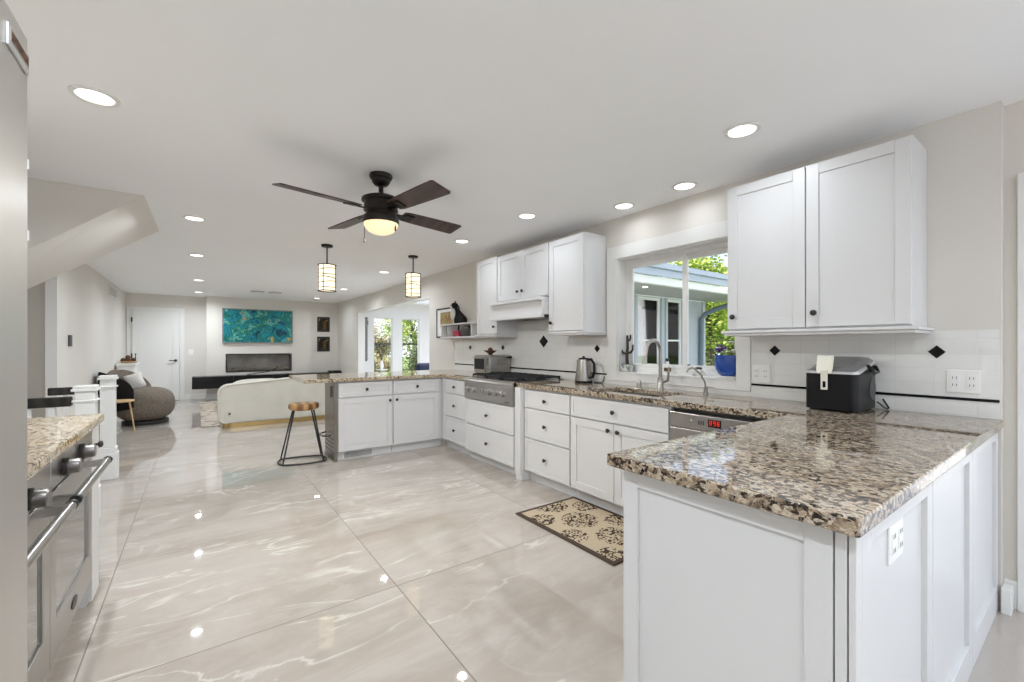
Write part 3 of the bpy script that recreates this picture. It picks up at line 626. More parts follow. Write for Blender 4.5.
# sink
sk = thing('sink', 'undermount stainless double sink below the window', 'sink', (2.75, 2.15, .68))
m = MB(); a, b, c, d, t = 2.565, 2.935, 1.825, 2.485, .004
for y0_, y1_ in ((c, 2.12), (2.14, d)):
    m.box(a, b, y0_, y1_, .69, .694); m.box(a, a + t, y0_, y1_, .694, .8735); m.box(b - t, b, y0_, y1_, .694, .8735); m.box(a + t, b - t, y0_, y0_ + t, .694, .8735); m.box(a + t, b - t, y1_ - t, y1_, .694, .8735)
m.build('basin', 'steel', sk)
for y in (1.975, 2.31): MB().lathe([(.045, 0), (.045, .004), (.03, .003)], (2.75, y, .694), '+Z', 18).build('drain', 'nickel', sk)
# faucet
fa = thing('kitchen_faucet', 'tall brushed nickel gooseneck faucet behind the sink', 'faucet', (2.98, 2.10, .914))
m = MB(); m.lathe([(.031, 0), (.031, .012), (.024, .02), (.023, .10)], (2.98, 2.10, .914), '+Z', 18); m.build('base', 'nickel', fa)
pts = [(2.98, 2.10, 1.0), (2.98, 2.10, 1.22)]
for k in range(0, 13):
    a = math.pi * k / 12; q = .085 - .085 * math.cos(a); pts.append((2.98 - q * .95, 2.10 + q * .1, 1.22 + .09 * math.sin(a)))
pts.append((pts[-1][0] - .012, pts[-1][1], 1.185))
MB().tube(pts, .0145, 12).build('spout', 'nickel', fa)
MB().tube([pts[-1], (pts[-1][0] - .006, pts[-1][1], 1.125)], .017, 12, r1=.0195).build('spray_head', 'nickel', fa)
MB().tube([(2.98, 2.085, .975), (2.967, 2.025, .995), (2.96, 2.015, 1.03), (2.96, 2.01, 1.10)], .011, 10, r1=.008).build('lever', 'nickel', fa)
ft = thing('filter_tap', 'slim curved nickel water filter tap to the right of the main faucet', 'faucet', (3.03, 1.75, .914))
MB().lathe([(.02, 0), (.02, .008), (.014, .012), (.014, .045)], (3.03, 1.75, .914), '+Z', 14).build('base', 'nickel', ft)
MB().tube([(3.03, 1.75, .955), (3.028, 1.755, 1.0), (3.01, 1.775, 1.05), (2.985, 1.80, 1.09), (2.965, 1.82, 1.105), (2.945, 1.835, 1.095), (2.935, 1.845, 1.07)], .0065, 8).build('spout', 'nickel', ft)
MB().box(3.022, 3.038, 1.69, 1.75, .962, .968).build('lever', 'nickel', ft)
ag = thing('air_gap', 'short nickel air gap cap left of the faucet', 'sink fitting', (3.03, 2.345, .914))
MB().lathe([(.02, 0), (.02, .05), (.016, .058)], (3.03, 2.345, .914), '+Z', 14).build('cap', 'nickel', ag)

# ================================================================== COOKTOP
ct = thing('gas_rangetop', 'stainless gas cooktop with six knobs and black grates', 'cooktop', (2.78, 3.8, .69))
CX = 2.425; m = MB()
m.box(CX + .012, 3.09, 3.342, 4.268, .69, .915); m.add([(CX, 3.342, .885), (CX + .03, 3.342, .918), (CX + .08, 3.342, .918), (CX + .08, 3.342, .87), (CX, 3.342, .87), (CX, 4.268, .885), (CX + .03, 4.268, .918), (CX + .08, 4.268, .918), (CX + .08, 4.268, .87), (CX, 4.268, .87)],
      [(0, 1, 2, 3, 4), (9, 8, 7, 6, 5), (0, 5, 6, 1), (1, 6, 7, 2), (4, 9, 5, 0), (3, 8, 9, 4), (2, 7, 8, 3)])
m.build('body', 'steelh', ct, bevel=.002)
MB().box(CX + .002, CX + .012, 3.342, 4.268, .69, .865).build('control_panel', 'steelh', ct, bevel=.002)
for y in (4.17, 4.05, 3.86, 3.74, 3.62, 3.50):
    k_ = MB().lathe([(.036, 0), (.036, .006), (.029, .008), (.026, .038), (.022, .040)], (CX + .002, y, .79), '-X', 18).build('control_knob', 'steel', ct)
    MB().box(CX - .04, CX - .034, y - .004, y + .004, .775, .807).build('pointer', 'slot', k_)
m = MB()
for k in range(9): m.box(CX - .0005, CX + .0025, 3.405 + k * .0085, 3.409 + k * .0085, .712, .721)
m.build('maker_mark', 'slot', ct)
for yc in (3.51, 3.805, 4.10):
    m = MB(); a, b = 2.52, 3.06; y0_, y1_ = yc - .142, yc + .142; z0_ = .925; t = .006
    for y in (y0_ + .008, yc - .05, yc, yc + .05, y1_ - .008): m.box(a, b, y - t, y + t, z0_ + .012, z0_ + .03)
    for x in (a + .006, a + .14, (a + b) / 2, b - .14, b - .006): m.box(x - t, x + t, y0_, y1_, z0_ + .010, z0_ + .028)
    for x in (a + .006, b - .006):
        for y in (y0_ + .008, y1_ - .008): m.box(x - t, x + t, y - t, y + t, .915, z0_ + .012)
    m.build('grate', 'castiron', ct)
    for x in (2.65, 2.92):
        MB().lathe([(.06, 0), (.06, .006), (.045, .008), (.045, .016), (.02, .018)], (x, yc, .9155), '+Z', 18).build('burner', 'castiron', ct)

# ================================================================== UPPER CABINETS
UX = 2.83
def upper(label, y0, y1, z0, z1, doors, rail=True, fw=.062):
    c = thing('wall_cabinet', label, 'cabinet', (2.96, (y0 + y1) / 2, z0))
    MB().box(UX + .001, XR - .002, y0 + .001, y1 - .001, z0, z1).build('body', 'white', c, bevel=.002)
    for a, b, ky in doors: door(c, '-X', UX, a + .003, b - .003, z0 + .012, z1 - .006, (ky, z0 + .09) if ky else None, fw)
    return c
def light_rail(c, y0, y1, z, ye0, ye1, x=2.80):
    m = MB(); m.box(x - .012, XR - .002, y0 - ye0, y1 + ye1, z - .016, z); m.box(x, XR - .002, y0 - ye0 * .5, y1 + ye1 * .5, z - .032, z - .016)
    m.build('light_rail', 'white', c, bevel=.004)
c = upper('white wall cabinet pair right of the window above the ice maker', .565, 1.475, 1.362, 2.30, ((1.022, 1.475, 1.43), (.565, 1.022, .975)))
light_rail(c, .565, 1.475, 1.362, .03, .03)
c = upper('tall white wall cabinet between the range hood and the window', 2.785, 3.262, 1.40, 2.30, ((2.785, 3.262, 3.215),))
light_rail(c, 2.785, 3.262, 1.40, .02, .0)
c = upper('white wall cabinet pair above the range hood', 3.27, 4.175, 1.765, 2.30, ((3.27, 3.722, 3.68), (3.722, 4.175, 3.765)))
c = upper('narrow white wall cabinet between the open shelf and the range hood', 4.183, 4.63, 1.40, 2.315, ((4.183, 4.63, 4.23),))
light_rail(c, 4.183, 4.63, 1.40, .0, .0)
hd = thing('range_hood', 'white wooden range hood mantel over the cooktop', 'range hood', (2.9, 3.72, 1.54))
m = MB(); y0_, y1_ = 3.269, 4.178
m.box(2.73, XR - .0095, y0_, y1_, 1.58, 1.72); m.build('canopy', 'white', hd, bevel=.002)
MB().box(2.70, XR - .0095, y0_, y1_, 1.72, 1.752).build('top_ledge', 'white', hd, bevel=.006)
MB().box(2.705, 2.76, y0_, y1_, 1.548, 1.58).build('bottom_lip', 'white', hd, bevel=.006)
m = MB(); m.box(2.77, 3.09, y0_ + .03, y1_ - .03, 1.556, 1.58); m.build('filter', 'slot', hd)
for y in (3.45, 3.9): MB().box(2.83, 3.03, y, y + .16, 1.5525, 1.557).build('filter_grille', 'dark_steel', hd)

# open shelf left of the cabinets
sh = thing('wall_shelf', 'small white open wall shelf left of the narrow cabinet', 'shelf', (3.02, 5.25, 1.37))
sx = 2.935
MB().box(sx, XR - .021, 4.633, 5.90, 1.565, 1.585).build('upper_board', 'white', sh, bevel=.002)
MB().box(sx, XR - .021, 4.633, 5.90, 1.375, 1.40).build('lower_board', 'white', sh, bevel=.002)
for y in (5.875, 5.67, 5.00, 4.64): MB().box(sx + .01, XR - .021, y - .009, y + .009, 1.40, 1.565).build('divider', 'white', sh)

# ================================================================== ITEMS ON SHELF
fr = thing('picture_frame', 'dark framed earthy picture on the wall behind the open shelf', 'picture', (3.09, 6.1, 1.4))
m = MB(); y0_, y1_, z0_, z1_ = 5.62, 6.35, 1.395, 1.855; t = .02
m.box(3.095, 3.112, y0_, y0_ + t, z0_, z1_); m.box(3.095, 3.112, y1_ - t, y1_, z0_, z1_); m.box(3.095, 3.112, y0_ + t, y1_ - t, z0_, z0_ + t); m.box(3.095, 3.112, y0_ + t, y1_ - t, z1_ - t, z1_); m.build('frame', 'blackm', fr)
MB().box(3.104, 3.112, y0_ + t, y1_ - t, z0_ + t, z1_ - t).build('mat_board', 'plate', fr)
MB().box(3.102, 3.1045, 5.72, 6.22, 1.56, 1.79).build('print', 'artprint', fr)
ct_ = thing('cat_figurine', 'sitting black and white cat figurine on top of the open shelf', 'figurine', (3.0, 5.48, 1.585))
cx, cy, cz = 3.0, 5.45, 1.585
m = MB(); rs = []
for h, r, sx_, dy in ((0, .085, 1, 0), (.03, .10, 1, 0), (.08, .098, 1, .0), (.13, .08, .95, .02), (.18, .058, .9, .045), (.215, .045, .9, .06), (.24, .04, 1, .068)):
    rs.append([(cx + r * .75 * math.cos(2 * math.pi * j / 18), cy + dy + r * 1.1 * math.sin(2 * math.pi * j / 18), cz + h) for j in range(18)])
m.rings(rs); m.ball((cx - .005, cy + .08, cz + .272), .046, .056, .046)
for s_ in (-1, 1):
    ex = cx + s_ * .028; ey = cy + .07
    m.add([(ex - .016, ey - .012, cz + .30), (ex + .016, ey - .012, cz + .30), (ex, ey + .014, cz + .30), (ex + s_ * .006, ey, cz + .352)], [(0, 1, 3), (1, 2, 3), (2, 0, 3), (0, 2, 1)])
m.ball((cx - .005, cy + .135, cz + .262), .018, .022, .016)
m.tube([(cx, cy - .10, cz + .012), (cx - .06, cy - .11, cz + .012), (cx - .09, cy - .05, cz + .012), (cx - .09, cy + .03, cz + .012)], .012, 8)
m.build('body', 'catfur', ct_)
m = MB(); m.ball((cx - .02, cy + .098, cz + .14), .055, .045, .09); m.ball((cx - .012, cy + .13, cz + .25), .026, .024, .02); m.tube([(cx - .03, cy + .085, cz + .10), (cx - .032, cy + .092, cz + .006)], .014, 8); m.tube([(cx + .03, cy + .085, cz + .10), (cx + .03, cy + .092, cz + .006)], .014, 8)
m.build('white_bib', 'catwhite', ct_)
ct_.rotation_euler = (0, 0, R(50)); ct_.scale = (.95,) * 3; ct_.location.x = 3.012
rb = thing('tin_box', 'small crimson box on the lower board of the open shelf', 'box', (3.0, 5.45, 1.40)); MB().box(2.96, 3.06, 5.37, 5.54, 1.4005, 1.47).build('box', 'redbox', rb, bevel=.004); MB().box(2.956, 3.064, 5.366, 5.544, 1.47, 1.485).build('lid', 'redbox', rb, bevel=.003)
gb = thing('storage_case', 'rounded charcoal case on the lower board of the open shelf', 'case', (3.0, 5.18, 1.40)); m = MB(); m.ball((3.01, 5.2, 1.47), .06, .15, .07, e=.55); m.build('case', 'greybag', gb); MB().tube([(3.01, 5.13, 1.537), (3.01, 5.14, 1.548), (3.01, 5.26, 1.548), (3.01, 5.27, 1.537)], .004, 6).build('handle', 'slot', gb)
pl = thing('decorative_plate', 'grey stoneware plate on the open shelf against the narrow cabinet', 'plate', (3.0, 4.76, 1.585)); m = MB(); m.lathe([(.0, .004), (.07, .006), (.10, .018), (.10, .022), (.065, .012), (.0, .010)], (3.07, 4.77, 1.688), '-X', 28, cap0=False, cap1=False); m.build('dish', 'stone', pl); MB().box(3.03, 3.09, 4.73, 4.81, 1.5852, 1.592).build('stand', 'blackm', pl)

# ================================================================== COUNTER ITEMS
to = thing('toaster_oven', 'stainless toaster oven in the worktop corner left of the cooktop', 'toaster oven', (2.93, 4.46, .914))
a, b, y0_, y1_, z0_, z1_ = 2.78, 3.09, 4.29, 4.64, .934, 1.155
MB().box(a, b, y0_, y1_, z0_, z1_).build('body', 'steelh', to, bevel=.012)
dr = MB().box(a - .014, a, y0_ + .085, y1_ - .012, z0_ + .02, z1_ - .02).build('door', 'nickel', to, bevel=.003)
MB().box(a - .016, a - .0135, y0_ + .10, y1_ - .03, z0_ + .05, z1_ - .045).build('window', 'black_plastic', dr); MB().tube([(a - .035, y0_ + .13, z1_ - .032), (a - .035, y1_ - .04, z1_ - .032)], .006, 8).build('door_handle', 'nickel', dr)
for z in (.99, 1.045, 1.10): MB().lathe([(.017, 0), (.015, .018)], (a - .001, y0_ + .045, z), '-X', 14).build('dial', 'nickel', to)
for x in (a + .03, b - .03):
    for y in (y0_ + .04, y1_ - .04): MB().lathe([(.014, 0), (.014, .021)], (x, y, .9145), '+Z', 10).build('foot', 'black_plastic', to)
MB().box(a + .10, b - .04, y0_ - .002, y0_ + .001, z0_ + .10, z1_ - .045).build('side_vent', 'dark_steel', to)
bw = thing('fruit_bowl', 'small dark brown bowl on top of the toaster oven', 'bowl', (2.83, 4.52, 1.1555)); m = MB(); m.lathe([(.025, .0), (.03, .004), (.022, .015), (.05, .03), (.085, .055), (.08, .056), (.045, .036), (.0, .03)], (2.90, 4.46, 1.1555), '+Z', 22); m.build('bowl', 'pinecone', bw)
tag(MB().ball((2.90, 4.46, 1.217), .032, .032, .03).build('round_fruit', 'pinecone'), 'brown round fruit in the bowl on the toaster oven', 'fruit')
MB().tube([(3.03, 4.292, 1.125), (3.03, 4.25, 1.128), (3.03, 4.20, 1.13)], .010, 8, r1=.013).build('side_handle', 'black_plastic', to)
kt = thing('electric_kettle', 'brushed steel kettle with black handle on the worktop left of the window', 'kettle', (2.985, 3.0, .914))
kx, ky = 2.985, 2.955
MB().lathe([(.082, 0), (.084, .005), (.084, .016), (.08, .02)], (kx, ky, .9145), '+Z', 26).build('power_base', 'black_plastic', kt)
MB().lathe([(.08, .0205), (.08, .03), (.062, .20), (.058, .222), (.05, .224)], (kx, ky, .9145), '+Z', 30).build('body', 'nickel', kt)
MB().lathe([(.05, 0), (.048, .012), (.012, .016), (.01, .03), (.0, .031)], (kx, ky, 1.1385), '+Z', 20).build('lid', 'black_plastic', kt)
MB().tube([(kx, ky - .055, 1.135), (kx, ky - .10, 1.14), (kx, ky - .135, 1.10), (kx, ky - .14, 1.03), (kx, ky - .12, .975), (kx, ky - .078, .965)], .0125, 10).build('handle', 'black_plastic', kt)
MB().add([(kx - .02, ky + .055, 1.13), (kx + .02, ky + .055, 1.13), (kx, ky + .10, 1.13), (kx, ky + .058, 1.08)], [(0, 1, 2), (0, 2, 3), (1, 3, 2), (0, 3, 1)]).build('spout', 'steel', kt)
cdm = MB().tube([(3.055, 2.885, .9205), (3.072, 2.865, .9195), (3.08, 2.845, .9195), (3.07, 2.825, .9195), (3.075, 2.805, .922), (3.09, 2.795, .94), (3.098, 2.795, .98)], .004, 6)
tag(cdm.build('power_cord', 'black_plastic'), 'black power cord behind the kettle', 'cord')

# ice maker with scoop
im = thing('ice_maker', 'black countertop ice maker under the right wall cabinets', 'ice maker', (2.9, .92, .914))
def rr_loop(x0, x1, y0, y1, r, z, n=6):
    out = []
    for (cx_, cy_, a0) in ((x1 - r, y1 - r, 0), (x0 + r, y1 - r, 90), (x0 + r, y0 + r, 180), (x1 - r, y0 + r, 270)):
        for k in range(n + 1): a = R(a0 + 90 * k / n); out.append((cx_ + r * math.cos(a), cy_ + r * math.sin(a), z if not callable(z) else z(cx_ + r * math.cos(a))))
    return out
ix0, ix1, iy0, iy1 = 2.745, 3.075, .765, 1.005
tz = lambda x: 1.12 + .055 * (1 / (1 + math.exp(-(x - (ix0 + .12)) / .025)))
m = MB(); m.rings([rr_loop(ix0, ix1, iy0, iy1, .035, .924), rr_loop(ix0, ix1, iy0, iy1, .035, .93), rr_loop(ix0, ix1, iy0, iy1, .035, tz)]); m.build('body', 'black_plastic', im)
m = MB(); g_ = lambda d: (lambda x: tz(x) + d)
m.rings([rr_loop(ix0 - .003, ix1 + .003, iy0 - .003, iy1 + .003, .037, g_(-.004)), rr_loop(ix0 - .003, ix1 + .003, iy0 - .003, iy1 + .003, .037, g_(.008))]); m.build('trim_band', 'silver_trim', im)
m = MB(); m.rings([rr_loop(ix0 + .004, ix1 - .004, iy0 + .006, iy1 - .006, .03, g_(.0082)), rr_loop(ix0 + .03, ix1 - .03, iy0 + .025, iy1 - .025, .03, g_(.026)), rr_loop(ix0 + .06, ix1 - .06, iy0 + .05, iy1 - .05, .02, g_(.03))]); m.build('lid', 'grey_plastic', im)
m = MB()
for k in range(12): m.box(2.955, 3.03, iy0 - .002, iy0 + .002, .98 + k * .009, .984 + k * .009)
m.lathe([(.05, 0), (.05, .002)], (2.995, iy0 - .0005, 1.03), '-Y', 24, sy=1.25); m.build('side_vent', 'slot', im)
MB().tube([(2.90, iy0 - .004, 1.165), (2.905, iy0 - .018, 1.135), (2.95, iy0 - .02, 1.118), (3.02, iy0 - .02, 1.125), (3.03, iy0 - .004, 1.155)], .008, 8).build('carry_handle', 'black_plastic', im)
for x in (ix0 + .03, ix1 - .03):
    for y in (iy0 + .03, iy1 - .03): MB().lathe([(.013, 0), (.013, .0105)], (x, y, .9142), '+Z', 10).build('foot', 'black_plastic', im)
MB().tube([(3.06, iy0 - .002, .955), (3.066, iy0 - .015, .945), (3.072, iy0 - .032, .925), (3.08, iy0 - .045, .9195), (3.09, iy0 - .048, .922), (3.097, iy0 - .038, .938), (3.1, iy0 - .02, .97)], .004, 6).build('cord', 'black_plastic', im)
sc = thing('ice_scoop', 'cream plastic ice scoop leaning on the front of the ice maker', 'scoop', (2.73, .93, 1.04))
m = MB(); sy_, sxp = .905, 2.733
vs = []
for k in range(9):
    t_ = k / 8; w = .032 + .006 * min(1, t_ * 4); z = 1.118 + .095 * t_; x = sxp - .004 + .026 * t_
    vs.append([(x + .012 * (abs(q) ** 2) * -1 + .012, sy_ + q * w, z) for q in (-1, -.6, -.2, .2, .6, 1)])
fl = []
for off in (0, .004):
    for row in vs: fl += [(p[0] + off, p[1], p[2]) for p in row]
F_ = []
n_ = 9 * 6
for i in range(8):
    for j in range(5):
        a_ = i * 6 + j; F_ += [(a_, a_ + 1, a_ + 7, a_ + 6), (a_ + n_, a_ + 6 + n_, a_ + 7 + n_, a_ + 1 + n_)]
for i in range(8): F_ += [(i * 6, i * 6 + 6, i * 6 + 6 + n_, i * 6 + n_), (i * 6 + 5, i * 6 + 5 + n_, i * 6 + 11 + n_, i * 6 + 11)]
for j in range(5): F_ += [(j, j + n_, j + 1 + n_, j + 1), (48 + j, 49 + j, 49 + j + n_, 48 + j + n_)]
m.add(fl, F_, True); m.build('scoop_blade', 'cream_plastic', sc)
m = MB(); hy = [sy_ - .016, sy_ - .0075, sy_ + .0075, sy_ + .016]; hz = [1.03, 1.042, 1.075, 1.135]
m.cells(hy, hz, lambda i, j: i == 1 and j == 1, sxp - .003, sxp + .004, lambda u, v, w: (w, u, v)); m.build('scoop_handle', 'cream_plastic', sc, bevel=.002)

# outlet plates
def plate(label, face, pl, u0, u1, z0, z1, n, group=None):
    c = {'-X': (pl, (u0 + u1) / 2, z0), '-Y': ((u0 + u1) / 2, pl, z0), '+X': (pl, (u0 + u1) / 2, z0)}[face]
    o = thing('outlet_plate', label, 'outlet', c, group)
    MB().fb(face, pl, u0, u1, z0, z1, 0, .006).build('cover', 'plate', o, bevel=.002)
    w = (u1 - u0) / n
    for k in range(n):
        um = u0 + w * (k + .5); m = MB(); m.fb(face, pl, um - .017, um + .017, z0 + .024, z1 - .024, .006, .0085)
        m.m = 1
        for dz in (-.018, .018):
            zc = (z0 + z1) / 2 + dz; m.fb(face, pl, um - .008, um - .0055, zc - .006, zc + .006, .0085, .0092); m.fb(face, pl, um + .0055, um + .008, zc - .006, zc + .006, .0085, .0092)
        m.build('receptacle', ['plate', 'slot'], o)
plate('white double outlet plate on the backsplash right of the ice maker', '-X', XR - .009, .372, .491, 1.03, 1.145, 2)
plate('white double outlet plate on the backsplash between window and ice maker', '-X', XR - .009, 1.335, 1.452, 1.02, 1.135, 2)
plate('white outlet on the back panel of the near peninsula', '-Y', IY - .006, 1.40, 1.52, .715, .815, 2)
plate('white switch plate on the far wall right of the door', '-Y', 12.749, -.19, -.10, 1.06, 1.18, 1)
MB_ = MB().fb('+X', -1.299, 7.50, 7.62, 1.26, 1.40, 0, .02); tag(MB_.build('thermostat', 'slot', bevel=.004), 'small dark thermostat on the left wall', 'thermostat')
vt = thing('wall_vent', 'grey return air vent high on the left wall', 'vent', (-1.29, 10.9, 2.2)); MB().fb('+X', -1.299, 10.5, 11.3, 2.17, 2.36, 0, .012).build('frame', 'trim', vt)
m = MB()
for k in range(8): m.fb('+X', -1.299, 10.54, 11.26, 2.19 + k * .02, 2.20 + k * .02, .012, .016)
m.build('louvers', 'gap', vt)

# window sill items
cp_ = thing('potted_branch_cactus', 'dark branching cactus in a painted pot at the left of the window sill', 'plant', (3.165, 2.585, 1.032))
cx, cy, cz = 3.165, 2.58, 1.0322
MB().lathe([(.05, 0), (.062, .01), (.066, .06), (.06, .066), (.056, .06), (0, .058)], (cx, cy, cz), '+Z', 22).build('pot', 'pot', cp_); MB().lathe([(.056, .0), (.04, .008), (0, .012)], (cx, cy, cz + .058), '+Z', 16).build('soil', 'soil', cp_)
m = MB(); m.tube([(cx, cy, cz + .065), (cx, cy + .005, cz + .14), (cx, cy - .004, cz + .22), (cx, cy, cz + .33)], .016, 8, r1=.010); m.tube([(cx, cy, cz + .16), (cx, cy + .05, cz + .17), (cx, cy + .075, cz + .21), (cx, cy + .085, cz + .25)], .011, 8, r1=.008)
m.tube([(cx, cy, cz + .17), (cx, cy - .04, cz + .175), (cx, cy - .06, cz + .20), (cx, cy - .062, cz + .245)], .011, 8, r1=.008); m.tube([(cx, cy, cz + .28), (cx, cy - .025, cz + .285), (cx, cy - .034, cz + .30), (cx, cy - .036, cz + .335)], .010, 8, r1=.007); m.build('branches', 'cactus', cp_)
bp_ = thing('blue_flower_pot', 'cobalt blue bowl of purple and white flowers at the right of the window sill', 'plant', (3.165, 1.655, 1.032))
cx, cy = 3.165, 1.66
MB().lathe([(.055, 0), (.10, .004), (.10, .01), (.05, .012)], (cx, cy, 1.0322), '+Z', 24, sx=.6).build('saucer', 'plate', bp_)
m = MB(); m.lathe([(.04, .012), (.068, .03), (.086, .065), (.092, .11), (.090, .165), (.083, .165), (.078, .11), (0, .10)], (cx, cy, 1.0322), '+Z', 26, sx=.62)
m.build('bowl', 'blue', bp_); MB().lathe([(.076, 0), (.04, .012), (0, .015)], (cx, cy, 1.18), '+Z', 16, sx=.62).build('soil', 'soil', bp_)
m = MB()
for k in range(90):
    p = Vector((cx + rnd.uniform(-.045, .045), cy + rnd.uniform(-.08, .075), 1.19 + rnd.uniform(0, .17) * rnd.random())); a = rnd.uniform(0, 6.28); d_ = Vector((math.cos(a), math.sin(a), rnd.uniform(.2, 1))) * .022; e_ = Vector((-math.sin(a), math.cos(a), .1)) * .009
    m.add([p, p + d_ * .5 + e_, p + d_, p + d_ * .5 - e_], [(0, 1, 2, 3)])
m.build('leaves', 'leafA', bp_)
for nm, mt, cs in (('purple_blooms', 'purple', [(0, .045, .05), (-.02, .06, .06), (.01, .03, .065), (-.01, .05, .08), (0, .07, .04)]), ('white_blooms', 'whitep', [(-.02, -.02, .04), (.01, -.05, .035), (0, -.03, .11), (-.02, -.065, .05)])):
    m = MB()
    for (dx, dy, dz) in cs:
        for q in range(6):
            a = q * 1.047; m.ball((cx + dx + .011 * math.cos(a), cy + dy + .011 * math.sin(a), 1.185 + dz), .0105, .0105, .007, n=8, k=5)
    m.build(nm, mt, bp_)
an = thing('sill_figurine', 'small animal figurine on the window sill right of the center sash', 'figurine', (3.16, 1.93, 1.032))
m = MB(); m.ball((3.16, 1.90, 1.07), .028, .05, .026); m.ball((3.155, 1.955, 1.095), .02, .024, .02)
for dy in (-.03, .03): m.tube([(3.15, 1.90 + dy, 1.06), (3.148, 1.90 + dy, 1.0335)], .009, 8); m.tube([(3.172, 1.90 + dy, 1.06), (3.174, 1.90 + dy, 1.0335)], .009, 8)
m.tube([(3.16, 1.85, 1.075), (3.16, 1.825, 1.06), (3.16, 1.815, 1.045)], .006, 6); m.build('body', 'catwhite', an)
m = MB(); m.ball((3.16, 1.885, 1.088), .022, .03, .014); m.ball((3.155, 1.96, 1.112), .014, .014, .008); m.build('dark_patches', 'greybag', an)
bg_ = thing('sill_trinket', 'small pale bottle with dark cap on the window sill behind the faucet', 'ornament', (3.16, 2.15, 1.032))
MB().lathe([(.026, 0), (.028, .01), (.028, .07), (.014, .09), (.012, .105)], (3.16, 2.16, 1.0322), '+Z', 16).build('bottle', 'whitep', bg_); MB().lathe([(.014, 0), (.014, .025)], (3.16, 2.16, 1.1375), '+Z', 14).build('cap', 'greybag', bg_)
MB().lathe([(.0285, 0), (.0285, .03)], (3.16, 2.16, 1.055), '+Z', 16).build('label_band', 'pinecone', bg_)

# ================================================================== LEFT SIDE: FRIDGE AND OVENS
fg = thing('refrigerator', 'tall built-in stainless refrigerator at the left edge of the photo', 'refrigerator', (-.72, 1.07, 0))
MB().box(-1.075, -.352, .62, 1.518, 0, 2.003).build('body', 'steeld', fg)
MB().box(-.351, -.33, .624, 1.514, .12, 1.996).build('door', 'steeld', fg, bevel=.003)
MB().box(-.351, -.34, .624, 1.514, 0, .11).build('kick_grille', 'slot', fg)
bd = MB().box(-.33, -.325, 1.366, 1.503, 1.905, 1.953).build('badge', 'silver_trim', fg, bevel=.0015)
MB().box(-.325, -.3245, 1.377, 1.497, 1.919, 1.947).build('badge_field', 'nickel', bd)
m = MB()
for k in range(8):
    y = 1.384 + k * .014; q = (-.3246, -.3238)
    m.box(*q, y, y + .0028, 1.924, 1.942); m.box(*q, y + .007, y + .0098, 1.924, 1.942); m.box(*q, y, y + .0098, (1.924, 1.9315, 1.939)[k % 3], (1.927, 1.9345, 1.942)[k % 3])
m.build('badge_letters', 'pinecone', bd)
for z in (1.70, 1.53): MB().box(-.345, -.329, 1.5145, 1.5195, z - .012, z + .012).build('hinge_cap', 'plate', fg)
ov = thing('double_oven', 'stainless side by side double oven under the left granite worktop', 'oven', (-.75, 2.38, 0))
OX = -.42
MB().box(-1.07, OX - .02, 1.524, 2.902, .11, TOP).build('body', 'steeld', ov); MB().box(-1.0, OX - .06, 1.524, 2.902, 0, .11).build('kick', 'steeld', ov)
MB().box(OX - .02, OX + .002, 1.524, 2.166, .758, .872).build('control_panel', 'steelh', ov, bevel=.002); MB().box(OX - .02, OX + .002, 2.174, 2.90, .758, .872).build('control_panel', 'steelh', ov, bevel=.002)
for y in (1.68, 1.90, 2.34, 2.63):
    k_ = MB().lathe([(.034, 0), (.034, .014), (.028, .015)], (OX + .002, y, .805), '+X', 20).build('knob_collar', 'blackm', ov)
    MB().lathe([(.028, .0145), (.029, .02), (.0275, .046), (.023, .05)], (OX + .002, y, .805), '+X', 20).build('knob', 'knobsteel', k_)
def odoor(y0, y1):
    d = MB().cells([y0, y0 + .075, y1 - .075, y1], [.135, .275, .65, .745], lambda i, j: i == 1 and j == 1, OX - .02, OX, lambda u, v, w: (w, u, v)).build('door', 'steelh', ov, bevel=.003)
    MB().box(OX - .019, OX - .008, y0 + .075, y1 - .075, .275, .65).build('window', 'oven_glass', d)
    h = MB().tube([(OX + .062, y0 + .012, .712), (OX + .062, y1 - .045, .712)], .0155, 14).build('handle', 'steelh', d)
    for y in (y0 + .03, y1 - .10): MB().box(OX, OX + .058, y, y + .03, .698, .726).build('handle_post', 'nickel', h)
    for y in (y0 + .002, y1 - .055): MB().lathe([(.018, 0), (.018, .02)], (OX + .062, y, .712), '+Y', 14).build('handle_cap', 'blackm', h)
    return d
odoor(1.524, 2.166); dd = odoor(2.174, 2.90)
lg = MB().lathe([(.022, 0), (.022, .003), (.018, .0035)], (OX, 2.53, .20), '+X', 20, sx=2.2).build('badge', 'blackm', dd); 
fc = thing('base_cabinet', 'narrow white pull-out cabinet at the end of the double oven', 'cabinet', (-.75, 3.0, 0))
MB().box(-1.07, OX - .02, 2.906, 3.088, 0, TOP).build('body', 'white', fc, bevel=.002); MB().box(OX - .0195, OX, 2.908, 3.086, .02, .865).build('front', 'white', fc, bevel=.002); knob(fc, '+X', (OX, 2.965, .775))

